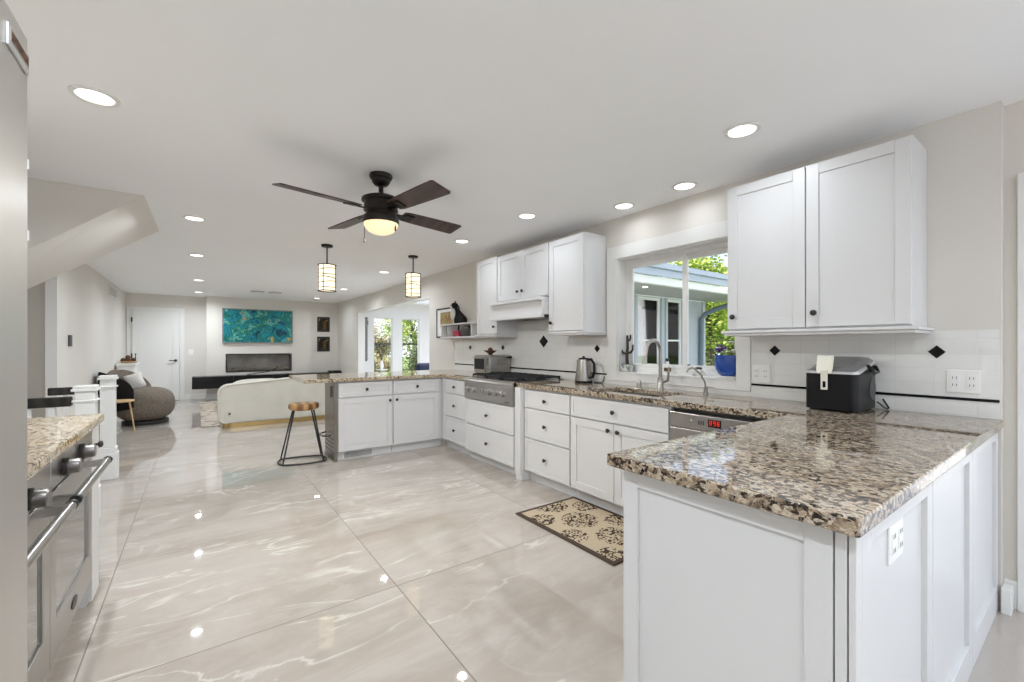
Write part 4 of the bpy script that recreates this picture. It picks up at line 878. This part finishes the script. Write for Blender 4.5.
# ================================================================== STAIR RAILING
def newel(label, x, y, hb):
    o = thing('newel_post', label, 'newel post', (x, y, 0)); w = .053
    m = MB(); m.box(x - w, x + w, y - w, y + w, hb, .96); m.build('shaft', 'trim', o, bevel=.004)
    m = MB(); m.box(x - w - .018, x + w + .018, y - w - .018, y + w + .018, 0, hb - .05); m.box(x - w - .01, x + w + .01, y - w - .01, y + w + .01, hb - .05, hb); m.build('plinth', 'trim', o, bevel=.006)
    m = MB(); m.box(x - w - .012, x + w + .012, y - w - .012, y + w + .012, .87, .885); m.build('collar', 'trim', o, bevel=.004)
    m = MB(); m.box(x - w - .016, x + w + .016, y - w - .016, y + w + .016, .945, .965); m.box(x - w - .008, x + w + .008, y - w - .008, y + w + .008, .965, .985); m.build('cap', 'trim', o, bevel=.005)
    return o
newel('white square newel post just beyond the left granite worktop', -.65, 4.29, .30); newel('white square newel post in front of the tweed armchair', -.70, 5.62, .30)
def railing(label, y, x1, x0, zt):
    o = thing('stair_railing', label, 'railing', ((x0 + x1) / 2, y, 0)); m = MB()
    m.box(x0, x1, y - .028, y + .028, zt - .068, zt); m.build('handrail', 'handrail', o, bevel=.008)
    MB().box(x0, x1, y - .022, y + .022, 0.0, .04).build('shoe_rail', 'trim', o)
    n = int((x1 - x0 - .06) / .115)
    for k in range(n): q = x1 - .10 - k * .115; MB().box(q - .016, q + .016, y - .016, y + .016, .04, zt - .068).build('baluster', 'trim', o)
    return o
railing('dark handrail with white balusters behind the left granite worktop', 4.29, -.722, -1.9, .91)
railing('dark handrail at the far newel post in front of the left wall', 5.62, -.772, -1.10, .885)
# ================================================================== LIVING AREA
# armchair
ac = thing('armchair', 'brown tweed pebble armchair with black curved back near the far door', 'armchair', (-.72, 9.5, 0))
sx0, sy0 = -.705, 9.30
m = MB(); m.ball((sx0 + .0, sy0, .315), .385, .42, .275, n=32, k=16, e=.78); m.build('seat', 'tweed', ac)
MB().lathe([(.26, 0), (.30, .012), (.30, .06), (.2, .075)], (sx0, sy0, 0), '+Z', 28).build('base', 'blackm', ac)
def shell(r0, r1, a0, a1, zb, amp, name, mt, cx_=sx0 - .02, cy_=sy0 - .02, pw_=.5):
    m = MB(); rs = []; N = 30
    for i in range(N + 1):
        t = i / N; a = R(a0 + (a1 - a0) * t); e = max(.02, math.sin(math.pi * t)) ** pw_
        zt = zb + amp * e; zl = .36 - .12 * e; ring = []
        K = 14
        for k in range(K):
            b = 2 * math.pi * k / K; rr = (r0 + r1) / 2 + (r1 - r0) / 2 * math.cos(b) * (.35 + .65 * e) + .05 * (math.sin(b) * .5 + .5) * e
            z = (zt + zl) / 2 + (zt - zl) / 2 * math.sin(b); ring.append((cx_ + rr * math.cos(a), cy_ + rr * math.sin(a), z))
        rs.append(ring)
    m.rings(rs); return m.build(name, mt, ac)
shell(.37, .45, 78, 205, .46, .43, 'backrest', 'tweed'); shell(.44, .52, 128, 260, .47, .40, 'back_shell', 'velvet', pw_=.28)
pw = thing('throw_pillow', 'white square pillow resting on the tweed armchair', 'pillow', (-.76, 9.5, .56))
m = MB(); N = 8; rs = []
cp0 = Vector((-.84, 9.34, .69)); ua = Vector((.72, -.35, -.1)).normalized(); ub = Vector((.1, .32, 1)).normalized(); un_ = ua.cross(ub).normalized()
r45 = R(28); u2 = ua * math.cos(r45) + ub * math.sin(r45); v2 = -ua * math.sin(r45) + ub * math.cos(r45)
front = []; 
for sgn in (1, -1):
    g = [[cp0 + u2 * (.135 * x / N * 2 - .135) * (1 - .08 * (1 - abs(2 * y / N - 1))) + v2 * (.135 * y / N * 2 - .135) * (1 - .08 * (1 - abs(2 * x / N - 1))) + un_ * sgn * .05 * ((1 - (2 * x / N - 1) ** 2) * (1 - (2 * y / N - 1) ** 2)) ** .45 for y in range(N + 1)] for x in range(N + 1)]
    vs = [p for row in g for p in row]; fs = [(i * (N + 1) + j, (i + 1) * (N + 1) + j, (i + 1) * (N + 1) + j + 1, i * (N + 1) + j + 1) for i in range(N) for j in range(N)]
    m.add(vs, fs, True)
m.build('cushion', 'pillow', pw)
sd = thing('side_table', 'small pale oak tripod side table in front of the armchair', 'table', (-.92, 8.55, 0))
MB().lathe([(.16, 0), (.17, .004), (.17, .018), (.165, .022)], (-.94, 8.52, .445), '+Z', 30).build('tabletop', 'oak', sd)
for a in (10, 130, 250): MB().tube([(-.94 + .11 * math.cos(R(a)), 8.52 + .11 * math.sin(R(a)), .446), (-.94 + .17 * math.cos(R(a)), 8.52 + .17 * math.sin(R(a)), .002)], .011, 8, r1=.008).build('leg', 'oak', sd)
# console with pinecones
cn = thing('console_table', 'small white console against the left wall behind the armchair', 'table', (-1.14, 11.5, 0))
MB().box(-1.28, -1.0, 11.1, 11.9, .88, .92).build('top', 'trim', cn, bevel=.003); MB().box(-1.27, -1.02, 11.13, 11.87, .72, .88).build('apron', 'trim', cn)
for x in (-1.255, -1.035):
    for y in (11.15, 11.85): MB().box(x - .02, x + .02, y - .02, y + .02, 0, .72).build('leg', 'trim', cn)
bb = thing('wooden_bowl', 'shallow brown wooden bowl on the white console near the door', 'bowl', (-1.14, 11.5, .92)); MB().lathe([(.06, 0), (.10, .01), (.15, .04), (.145, .042), (.09, .018), (0, .014)], (-1.14, 11.5, .9202), '+Z', 24).build('bowl', 'oak', bb)
for k, (dx, dy, dz) in enumerate(((-.07, -.04, .06), (.02, -.08, .06), (.08, .0, .06), (-.02, .05, .06), (.0, -.02, .115))):
    m = MB(); m.lathe([(.012, -.045), (.035, -.03), (.042, 0), (.03, .03), (.008, .048)], (-1.14 + dx, 11.5 + dy, .92 + dz), '+Z', 10)
    for q in range(26): a = q * 2.4; h = -.035 + q * .003; r_ = .04 * math.cos(h * 22); m.obox((-1.14 + dx + r_ * math.cos(a), 11.5 + dy + r_ * math.sin(a), .92 + dz + h), (.006, 0, 0), (0, .006, 0), (0, 0, .003))
    tag(m.build('pinecone', 'pinecone'), 'brown pinecone in the wooden bowl on the white console', 'pinecone', 'pinecones in the bowl')
cs = thing('candle_stick', 'thin dark candlestick beside the pinecone bowl', 'candlestick', (-1.05, 11.75, .92)); MB().lathe([(.03, 0), (.03, .008), (.008, .012), (.008, .17), (.014, .175), (.014, .19)], (-1.05, 11.75, .9202), '+Z', 12).build('stick', 'blackm', cs)

# sofa: slab back with rounded ends on a brass plinth
sf = thing('sofa', 'long cream sofa with rounded back on a brass plinth seen from behind', 'sofa', (1.4, 8.4, 0))
def sofa_outline(y, ins):
    pts = []
    X0, X1, zb = .235 + ins, 3.0 - ins, .075
    top = lambda x: .665 + min(1, max(0, (x - .35) / 1.0)) * .08 - ins * .6
    for k in range(9): a = R(180 + 90 * k / 8); pts.append((X0 + .10 + .10 * math.cos(a), y, zb + .10 + .10 * math.sin(a)))
    for k in range(9): a = R(270 + 90 * k / 8); pts.append((X1 - .10 + .10 * math.cos(a), y, zb + .10 + .10 * math.sin(a)))
    for k in range(9): a = R(90 * k / 8); pts.append((X1 - .16 + .16 * math.cos(a), y, top(X1) - .16 + .16 * math.sin(a)))
    for x in (2.4, 2.0, 1.6, 1.3, 1.0, .8, .6): pts.append((x, y, top(x)))
    for k in range(9): a = R(90 + 90 * k / 8); pts.append((X0 + .15 + .15 * math.cos(a), y, top(.4) - .15 + .15 * math.sin(a)))
    return pts
m = MB(); m.rings([sofa_outline(7.955, .035), sofa_outline(7.94, .012), sofa_outline(7.95, 0), sofa_outline(8.17, 0), sofa_outline(8.21, .03)]); m.build('back', 'sofa', sf)
m = MB()
bl = lambda ins, z: rr_loop(.30 + ins, 2.94 - ins, 7.965 + ins, 8.85 - ins, .12, z)
m.rings([bl(0, 0.001), bl(0, .07)]); m.build('plinth', 'gold', sf)
m = MB(); m.rings([bl(.0, .072), bl(0, .10), bl(-.01, .30), bl(0, .40), bl(.04, .42)]); m.build('seat', 'sofa', sf)
for k in range(3): x = .62 + k * .88; m = MB(); m.ball((x + .2, 8.33, .56), .40, .12, .16, n=24, k=12, e=.6); m.build('cushion', 'sofa', sf)
MB().lathe([(.016, 0), (.016, .008), (.012, .01)], (.385, 7.95, .22), '-Y', 12).build('emblem', 'pinecone', sf)
m = MB().cells([.03, .28, 2.95], [8.24, 8.87, 11.95], lambda i, j: i == 1 and j == 0, .0005, .012, lambda u, v, w: (u, v, w)); tag(m.build('area_rug', 'arearug'), 'cream area rug with brown ring pattern beyond the sofa', 'rug')

# fireplace
fp = thing('fireplace', 'long linear electric fireplace set in the chimney breast', 'fireplace', (1.24, 12.5, .62))
a, b, z0_, z1_ = FR
m = MB(); m.box(a + .001, b - .001, 12.70, 12.72, z0_, z1_); m.box(a + .001, a + .012, 12.46, 12.70, z0_, z1_); m.box(b - .012, b - .001, 12.46, 12.70, z0_, z1_); m.box(a + .012, b - .012, 12.46, 12.70, z0_ + .001, z0_ + .012); m.box(a + .012, b - .012, 12.46, 12.70, z1_ - .012, z1_ - .001); m.build('firebox', 'firebox', fp)
m = MB(); t = .014
m.box(a - .01, a + t, 12.435, 12.449, z0_ - .01, z1_ + .01); m.box(b - t, b + .01, 12.435, 12.449, z0_ - .01, z1_ + .01); m.box(a + t, b - t, 12.435, 12.449, z0_ - .01, z0_ + t); m.box(a + t, b - t, 12.435, 12.449, z1_ - t, z1_ + .01); m.build('frame', 'blackm', fp)
m = MB()
for k in range(170): m.ball((rnd.uniform(a + .05, b - .05), rnd.uniform(12.5, 12.66), z0_ + .03 + rnd.uniform(0, .07)), rnd.uniform(.014, .028), None, rnd.uniform(.012, .022), n=7, k=5)
tag(m.build('fire_glass', 'pebble', fp), kind='stuff')
MB().box(a + t, b - t, 12.450, 12.456, z0_ + t, z1_ - t).build('glass_front', 'glass', fp)
# painting + prints
pa = thing('painting', 'wide teal and green abstract canvas above the fireplace', 'painting', (1.21, 12.43, 1.34)); MB().box(.475, 1.955, 12.40, 12.43, 1.355, 2.15).build('canvas', 'art', pa)
m = MB(); 
for q in ((.455, .475, 1.335, 2.17), (1.955, 1.975, 1.335, 2.17), (.475, 1.955, 1.335, 1.355), (.475, 1.955, 2.15, 2.17)): m.box(q[0], q[1], 12.39, 12.449, q[2], q[3])
m.build('frame', 'greyfurn', pa)
for z0_, lb in ((1.65, 'upper small black and gold print on the far right wall'), (1.115, 'lower small black and gold print on the far right wall')):
    o = thing('wall_print', lb, 'picture', (2.74, 12.5, z0_)); MB().box(2.585, 2.905, 12.50, 12.519, z0_, z0_ + .40).build('panel', 'blackm', o, bevel=.003)
    MB().box(2.625, 2.865, 12.497, 12.501, z0_ + .05, z0_ + .35).build('image', 'artgold', o)
# floating console
fl_ = thing('floating_console', 'long black floating console below the fireplace behind the sofa', 'console', (1.5, 12.2, .28)); MB().box(-.12, 3.10, 12.02, 12.434, .29, .565).build('cabinet', 'leather_black', fl_, bevel=.004)
for x in (.66, 1.47, 2.28): MB().box(x - .002, x + .002, 12.0185, 12.021, .295, .56).build('door_gap', 'slot', fl_)
tg = MB().tube([(.95, 12.2, .574), (1.15, 12.22, .60), (1.4, 12.24, .63), (1.55, 12.25, .68), (1.62, 12.25, .76)], .010, 6); tag(tg.build('branch', 'cactus'), 'thin curved dark branch lying on the black floating console', 'branch')
bx = thing('media_box', 'small black box on the right end of the floating console', 'box', (2.95, 12.2, .565)); MB().box(2.80, 3.09, 12.05, 12.3, .5655, .61).build('box', 'black_plastic', bx, bevel=.005); MB().box(2.86, 2.87, 12.045, 12.05, .58, .59).build('light', 'plate', bx)

# bar stool
st = thing('bar_stool', 'backless bar stool with wooden seat and black metal sled frame', 'stool', (.98, 5.2, 0))
scx, scy = .935, 5.20
m = MB(); rs = []
for r, z in ((.125, .568), (.148, .578), (.155, .606), (.148, .632), (.12, .64)):
    rs.append([(scx + r * (1 + .05 * math.sin(3 * a + 1)) * math.cos(a), scy + r * (1 + .05 * math.sin(3 * a + 1)) * math.sin(a), z) for a in [2 * math.pi * j / 28 for j in range(28)]])
m.rings(rs); m.build('seat', 'seatwood', st)
ft_ = [Vector(p) for p in ((scx - .22, scy - .11, .012), (scx + .17, scy - .17, .012), (scx + .205, scy + .10, .012), (scx - .20, scy + .18, .012))]
tp_ = [Vector(p) for p in ((scx - .10, scy - .05, .575), (scx + .09, scy - .06, .575), (scx + .09, scy + .07, .575), (scx - .09, scy + .08, .575))]
for a_, b_ in zip(ft_, tp_): MB().tube([a_, a_ + (b_ - a_) * .02, b_], .0085, 8).build('leg', 'blackm', st)
loop = []
for i in range(4):
    p0, p1 = ft_[i], ft_[(i + 1) % 4]; mid = (p0 + p1) / 2; out = (mid - Vector((scx, scy, .012))).normalized() * .035
    for k in range(7): t = k / 7; loop.append(p0 + (p1 - p0) * t + out * math.sin(math.pi * t))
MB().tube(loop, .0095, 8, closed=True).build('base_ring', 'blackm', st)
# kitchen rug
o = MB().box(1.93, 2.54, 1.67, 2.625, .0005, .010).build('kitchen_rug', 'rug', bevel=.003); tag(o, 'tan runner mat with dark scroll pattern in front of the sink cabinet', 'rug')

# ================================================================== CEILING FIXTURES
fan = thing('ceiling_fan', 'dark bronze four-blade ceiling fan with lit frosted bowl', 'ceiling fan', (1.015, 2.937, 2.44))
fx, fy = 1.015, 2.937
MB().lathe([(.075, .0), (.078, -.012), (.07, -.03), (.062, -.034), (.06, -.05), (.045, -.07), (.02, -.078)], (fx, fy, 2.439), '+Z', 28).build('canopy', 'bronze', fan)
MB().lathe([(.016, -.07), (.016, -.13), (.03, -.135), (.03, -.155)], (fx, fy, 2.44), '+Z', 16).build('downrod', 'bronze', fan)
MB().lathe([(.03, .155), (.10, .145), (.128, .13), (.128, .115), (.11, .105), (.115, .05), (.10, .035), (.10, .02)], (fx, fy, 2.14), '+Z', 36).build('motor_housing', 'bronze', fan)
MB().lathe([(.10, .018), (.118, .01), (.122, -.03), (.118, -.036), (.1, -.036)], (fx, fy, 2.14), '+Z', 36).build('light_kit', 'bronze', fan)
MB().lathe([(.115, -.037), (.108, -.06), (.085, -.088), (.05, -.105), (.0, -.112)], (fx, fy, 2.14), '+Z', 32).build('glass_bowl', 'bowl', fan)
for k in range(4):
    a = R(11.5 + 90 * k); d = Vector((math.cos(a), math.sin(a), 0)); s_ = Vector((-d.y, d.x, 0)); pt = R(-13); ws = s_ * math.cos(pt) + Vector((0, 0, 1)) * math.sin(pt); nn = d.cross(ws)
    zc = 2.195; c0 = Vector((fx, fy, zc))
    prof = [(.165, .050), (.20, .060), (.30, .066), (.45, .071), (.60, .075), (.655, .075), (.668, .066)]
    L = [c0 + d * r + ws * w for r, w in prof] + [c0 + d * r - ws * w for r, w in reversed(prof)]
    n_ = len(L); m = MB(); m.add([p + nn * .004 for p in L] + [p - nn * .004 for p in L], [tuple(range(n_)), tuple(range(n_, 2 * n_))[::-1]] + [(i, (i + 1) % n_, n_ + (i + 1) % n_, n_ + i) for i in range(n_)])
    bl_ = m.build('blade', 'blade', fan)
    m = MB(); m.obox(c0 + d * .15 - nn * .008, d * .045, ws * .018, nn * .004); m.obox(c0 + d * .215 - nn * .008, d * .035, ws * .04, nn * .004); m.build('blade_iron', 'bronze', bl_)
for (dx, dy, zb, nm) in ((.07, -.085, 2.05, 'pull_chain'), (-.085, .09, 1.985, 'pull_chain')):
    m = MB(); m.tube([(fx + dx, fy + dy, 2.13), (fx + dx, fy + dy, zb + .03)], .0022, 6); m.lathe([(.004, .03), (.006, .02), (.006, 0), (.003, -.004)], (fx + dx, fy + dy, zb), '+Z', 8); m.build(nm, 'bronze', fan)
pl_ = bpy.data.lights.new('fan_bulb', 'AREA'); pl_.shape = 'DISK'; pl_.size = .12; pl_.energy = 17; pl_.color = (1, .95, .87)
po = bpy.data.objects.new('fan_bulb', pl_); COL.objects.link(po); po.parent = fan; po.location = (0, 0, -.424)

pd = thing('pendant_light', 'left pendant lamp with banded lit drum shade over the far peninsula', 'pendant lamp', (1.211, 5.343, 2.44))
x, y = 1.211, 5.343
MB().lathe([(.062, -.001), (.065, -.01), (.06, -.024), (.015, -.028)], (x, y, 2.44), '+Z', 24).build('canopy', 'bronze', pd); MB().lathe([(.008, -.02), (.008, -.205), (.022, -.215), (.03, -.235)], (x, y, 2.44), '+Z', 12).build('rod', 'bronze', pd)
MB().lathe([(.083, 0), (.088, .004), (.088, .285), (.083, .29)], (x, y, 1.912), '+Z', 28).build('glass_shade', 'shade', pd)
cg = MB()
for z in (1.905, 2.205): cg.tube([(x + .098 * math.cos(a), y + .098 * math.sin(a), z) for a in [2 * math.pi * j / 28 for j in range(28)]], .0055, 6, closed=True)
for k in range(4): a = R(45 + 90 * k + 8); cg.tube([(x + .098 * math.cos(a), y + .098 * math.sin(a), 1.90), (x + .098 * math.cos(a), y + .098 * math.sin(a), 2.21)], .0042, 6)
for k in range(4): a = R(45 + 90 * k + 8); cg.tube([(x + .098 * math.cos(a), y + .098 * math.sin(a), 2.205), (x + .02 * math.cos(a), y + .02 * math.sin(a), 2.212)], .0035, 6)
cgo = cg.build('cage', 'bronze', pd)
for k in range(5):
    z = 1.955 + k * .05; MB().tube([(x + .0935 * math.cos(a), y + .0935 * math.sin(a), z + .012 * math.sin(a * 1 + k * 2.1)) for a in [2 * math.pi * j / 30 for j in range(30)]], .0042, 6, closed=True).build('wire', 'bronze', cgo)
dup(pd, (2.27, 5.338, 2.44), 'right pendant lamp with banded lit drum shade over the far peninsula')
LIGHTS = [(-.394, 2.796, 'recessed ceiling light in front of the refrigerator top, nearest on the left'), (2.394, 1.174, 'recessed ceiling light nearest the right wall cabinet pair'), (2.885, 1.83, 'recessed ceiling light above the kitchen window, right one of two near the wall'),
          (2.885, 2.387, 'recessed ceiling light above the kitchen window, left one of two near the wall'), (2.40, 3.085, 'recessed ceiling light in front of the tall wall cabinet'), (-.03, 4.936, 'recessed ceiling light beside the stair soffit corner'),
          (-.02, 6.916, 'recessed ceiling light second beyond the stair soffit in the left row'), (0, 9.518, 'recessed ceiling light third in the left row toward the far door'), (0, 11.65, 'farthest recessed ceiling light of the left row near the chimney breast'),
          (2.386, 6.764, 'recessed ceiling light between the two pendant lamps in view'), (2.43, 9.269, 'recessed ceiling light just right of the left pendant shade'), (2.39, 4.254, 'recessed ceiling light below the right end of the fan blades'), (2.35, 11.4, 'small far recessed ceiling light near the two gold prints')]
FILL_REAR = [(-.2, .7), (1.1, -.4), (2.4, -1.2), (-.2, -1.6), (1.1, -2.2)]  # unseen lamps added behind the camera to lift the ambient light
FILL_ROOMS = [(5.0, 8.0, 'added fill light at the near end of the sunroom'), (7.5, 8.0, 'added fill light at the far end of the sunroom'), (-2.6, 6.4, 'added fill light in the stair hall')]      # unseen lamps added to brighten the sunroom and the stair hall
rl = thing('recessed_light', LIGHTS[0][2], 'ceiling light', (LIGHTS[0][0], LIGHTS[0][1], H))
x, y = LIGHTS[0][:2]
MB().lathe([(.090, -.0005), (.090, -.006), (.070, -.008), (.066, -.001)], (x, y, H), '+Z', 32, cap0=False, cap1=False).build('trim_ring', 'trim', rl); MB().lathe([(.065, -.0005), (.065, -.004), (.0, -.005)], (x, y, H), '+Z', 28).build('lens', 'lens', rl)
RL = [rl] + [dup(rl, (a, b, H), t) for a, b, t in LIGHTS[1:]] + [dup(rl, (a, b, H), 'added unseen fill light behind the camera', group='added fill lights behind the camera') for a, b in FILL_REAR] + [dup(rl, (a, b, H), t) for a, b, t in FILL_ROOMS]
for o, w_ in zip(RL, DOWN_W):
    l_ = bpy.data.lights.new('recessed_lamp', 'AREA'); l_.shape = 'DISK'; l_.size = .09; l_.energy = w_; l_.color = (.87, .935, 1); l_.spread = R(165)
    q = bpy.data.objects.new('recessed_lamp', l_); COL.objects.link(q); q.parent = o; q.location = (0, 0, -.012)
for k, (x, y, t) in enumerate(((1.03, 10.75, 'left of two round white ceiling vents above the sofa'), (1.36, 10.75, 'right of two round white ceiling vents above the sofa'))):
    o = thing('ceiling_vent', t, 'vent', (x, y, H)); MB().lathe([(.13, -.0005), (.13, -.012), (.10, -.02), (.09, -.012)], (x, y, H), '+Z', 26).build('ring', 'gap', o); MB().lathe([(.08, -.001), (.085, -.024), (.0, -.028)], (x, y, H), '+Z', 22).build('cone', 'trim', o)

# ================================================================== SUNROOM CONTENTS
oz = thing('wall_ornament', 'tall slim grey carved ornament hanging on the sunroom wall', 'ornament', (3.52, 11.48, .9)); MB().box(3.52, 3.61, 11.475, 11.498, .92, 1.80).build('panel', 'ornament', oz, bevel=.004); MB().lathe([(.03, 0), (.055, .03), (.055, .12), (.03, .16), (.05, .19), (.03, .22)], (3.565, 11.455, 1.80), '+Z', 12, sy=.6).build('head', 'ornament', oz); MB().ball((3.565, 11.46, .92), .045, .03, .06).build('tail', 'ornament', oz)
nc = thing('navy_chair', 'navy blue lounge chair back showing above the far peninsula', 'chair', (4.0, 8.9, 0))
MB().box(3.72, 4.28, 8.6, 9.2, .22, .45).build('seat', 'navy', nc, bevel=.05, seg=3); MB().box(3.72, 4.28, 8.5, 8.66, .30, .90).build('backrest', 'navy', nc, bevel=.06, seg=3)
for x in (3.76, 4.24):
    for y in (8.56, 9.14): MB().lathe([(.015, 0), (.02, .225)], (x, y, .0), '+Z', 10).build('leg', 'oak', nc)
vs_ = thing('vase_stand', 'white vase with leafy stem on a slim white stand in the sunroom', 'plant', (3.65, 10.6, 0))
MB().lathe([(.12, 0), (.12, .02), (.02, .03), (.02, .66), (.14, .67), (.14, .69)], (3.66, 10.55, 0), '+Z', 22).build('stand', 'trim', vs_); MB().lathe([(.03, 0), (.05, .05), (.045, .14), (.025, .2), (.03, .22)], (3.66, 10.55, .69), '+Z', 16).build('vase', 'plate', vs_)
m = MB()
for k in range(7): a = k * .9; m.tube([(3.66, 10.55, .88), (3.66 + .04 * math.cos(a), 10.55 + .04 * math.sin(a), 1.05), (3.66 + .09 * math.cos(a), 10.55 + .09 * math.sin(a), 1.15 + .05 * (k % 3))], .004, 5)
m.build('stems', 'bark', vs_); m = MB()
for k in range(60): p = Vector((3.66 + rnd.gauss(0, .06), 10.55 + rnd.gauss(0, .06), rnd.uniform(.95, 1.22))); a = rnd.uniform(0, 6.28); d_ = Vector((math.cos(a), math.sin(a), .4)) * .045; e_ = Vector((-math.sin(a), math.cos(a), .2)) * .016; m.add([p, p + d_ * .5 + e_, p + d_, p + d_ * .5 - e_], [(0, 1, 2, 3)])
m.build('leaves', 'leafB', vs_)

# ================================================================== OUTSIDE
ds = thing('downspout', 'slate blue downspout curving from the gutter to the sunroom corner', 'downspout', (10.6, 6.3, -.3))
MB().tube([(10.55, 4.895, 2.56), (10.55, 4.895, 2.40), (10.6, 5.3, 2.33), (10.68, 5.9, 2.20), (10.74, 6.22, 2.10), (10.75, 6.32, 1.98), (10.75, 6.33, 1.0), (10.75, 6.33, -.2)], .06, 10).build('pipe', 'spout', ds)
pls = thing('porch_light', 'small white recessed light in the porch ceiling outside the window', 'ceiling light', (7.3, 5.5, 2.46)); MB().lathe([(.05, -.0005), (.05, -.012), (.04, -.014)], (7.3, 5.5, 2.46), '+Z', 20).build('lens', 'lens', pls)
def tree(name, label, x, y, h, r, mt, n, z0=-.3, ls=.16, squash=1.0, group=None, trunk=True, seed=1):
    g = random.Random(seed); o = thing(name, label, 'tree' if trunk else 'bush', (x, y, z0), group); zc = z0 + (h - r * squash if trunk else r * squash * .92)
    if trunk:
        m = MB(); m.tube([(x, y, z0), (x + .1, y, z0 + h * .3), (x, y + .1, zc)], .14 * h / 6, 8, r1=.06)
        for k in range(6): a = k * 1.05; m.tube([(x, y, z0 + h * .35 + k * .1), (x + r * .4 * math.cos(a), y + r * .4 * math.sin(a), zc), (x + r * .7 * math.cos(a), y + r * .7 * math.sin(a), zc + r * .3)], .05, 6, r1=.015)
        m.build('trunk', 'bark', o)
    m = MB(); cl = [(Vector((g.gauss(0, 1), g.gauss(0, 1), g.gauss(0, 1))).normalized() * (g.random() ** .4)) for _ in range(26)]
    V = []; F = []
    for k in range(n):
        c_ = g.choice(cl); p = Vector((x + (c_.x * .75) * r, y + (c_.y * .75) * r, zc + (c_.z * .75) * r * squash)) + Vector((g.gauss(0, .16), g.gauss(0, .16), g.gauss(0, .13))) * r
        a = g.uniform(0, 6.28); t = g.uniform(-.8, .8); d_ = Vector((math.cos(a), math.sin(a), t)).normalized() * ls; e_ = d_.cross(Vector((g.uniform(-1, 1), g.uniform(-1, 1), 1))).normalized() * ls * .42
        b_ = len(V); V += [p, p + d_ * .5 + e_, p + d_, p + d_ * .5 - e_]; F.append((b_, b_ + 1, b_ + 2, b_ + 3))
    m.add(V, F); m.build('foliage', mt, o); return o
tree('garden_tree', 'bright leafy garden tree beyond the sunroom corner', 17.5, 9.9, 5.9, 2.5, 'leafA', 9000, seed=1, ls=.17)
tree('garden_tree', 'tall yellow green tree far beyond the garden bushes', 32, 18, 9.0, 4.3, 'leafA', 8000, seed=3, ls=.40)
tree('garden_bush', 'dark bush by the lawn just beyond the downspout', 14.0, 7.75, 1.7, .8, 'leafB', 2600, trunk=False, seed=4, ls=.09, squash=.85)
tree('garden_bush', 'large dark bush across the lawn behind the blue flower pot', 23.5, 12.6, 3.4, 2.2, 'leafB', 5000, trunk=False, seed=5, ls=.18, squash=.75)
tree('garden_tree', 'dry tan tree outside the left sunroom door', 6.9, 20.3, 2.9, 1.3, 'leafC', 3600, seed=6, ls=.11)
tree('garden_tree', 'green tree outside the right sunroom door', 10.6, 25.0, 5.2, 2.3, 'leafA', 5200, seed=7, ls=.15)
tree('garden_bush', 'olive bush below the right sunroom door view', 7.5, 17.0, 1.9, 1.0, 'leafB', 2600, trunk=False, seed=8, ls=.10, squash=.9)
tree('garden_bush', 'tan hillside shrub below the left sunroom door view', 5.4, 16.0, 1.7, .95, 'leafC', 2600, trunk=False, seed=9, ls=.10, squash=.8)
rg = thing('deck_railing', 'black deck railing outside the sunroom doors', 'railing', (5.5, 13.6, -.3))
MB().box(3.2, 8.5, 13.58, 13.63, 1.30, 1.35).build('top_rail', 'blackm', rg)
MB().box(3.2, 8.5, 13.59, 13.62, .02, .06).build('bottom_rail', 'blackm', rg)
for k in (0, 4): MB().box(3.2 + k * 1.3, 3.26 + k * 1.3, 13.575, 13.635, -.3, 1.30).build('post', 'blackm', rg)
m = MB()
for k in range(22): m.box(3.3 + k * .236, 3.31 + k * .236, 13.6, 13.612, .06, 1.30)
m.build('balusters', 'blackm', rg)
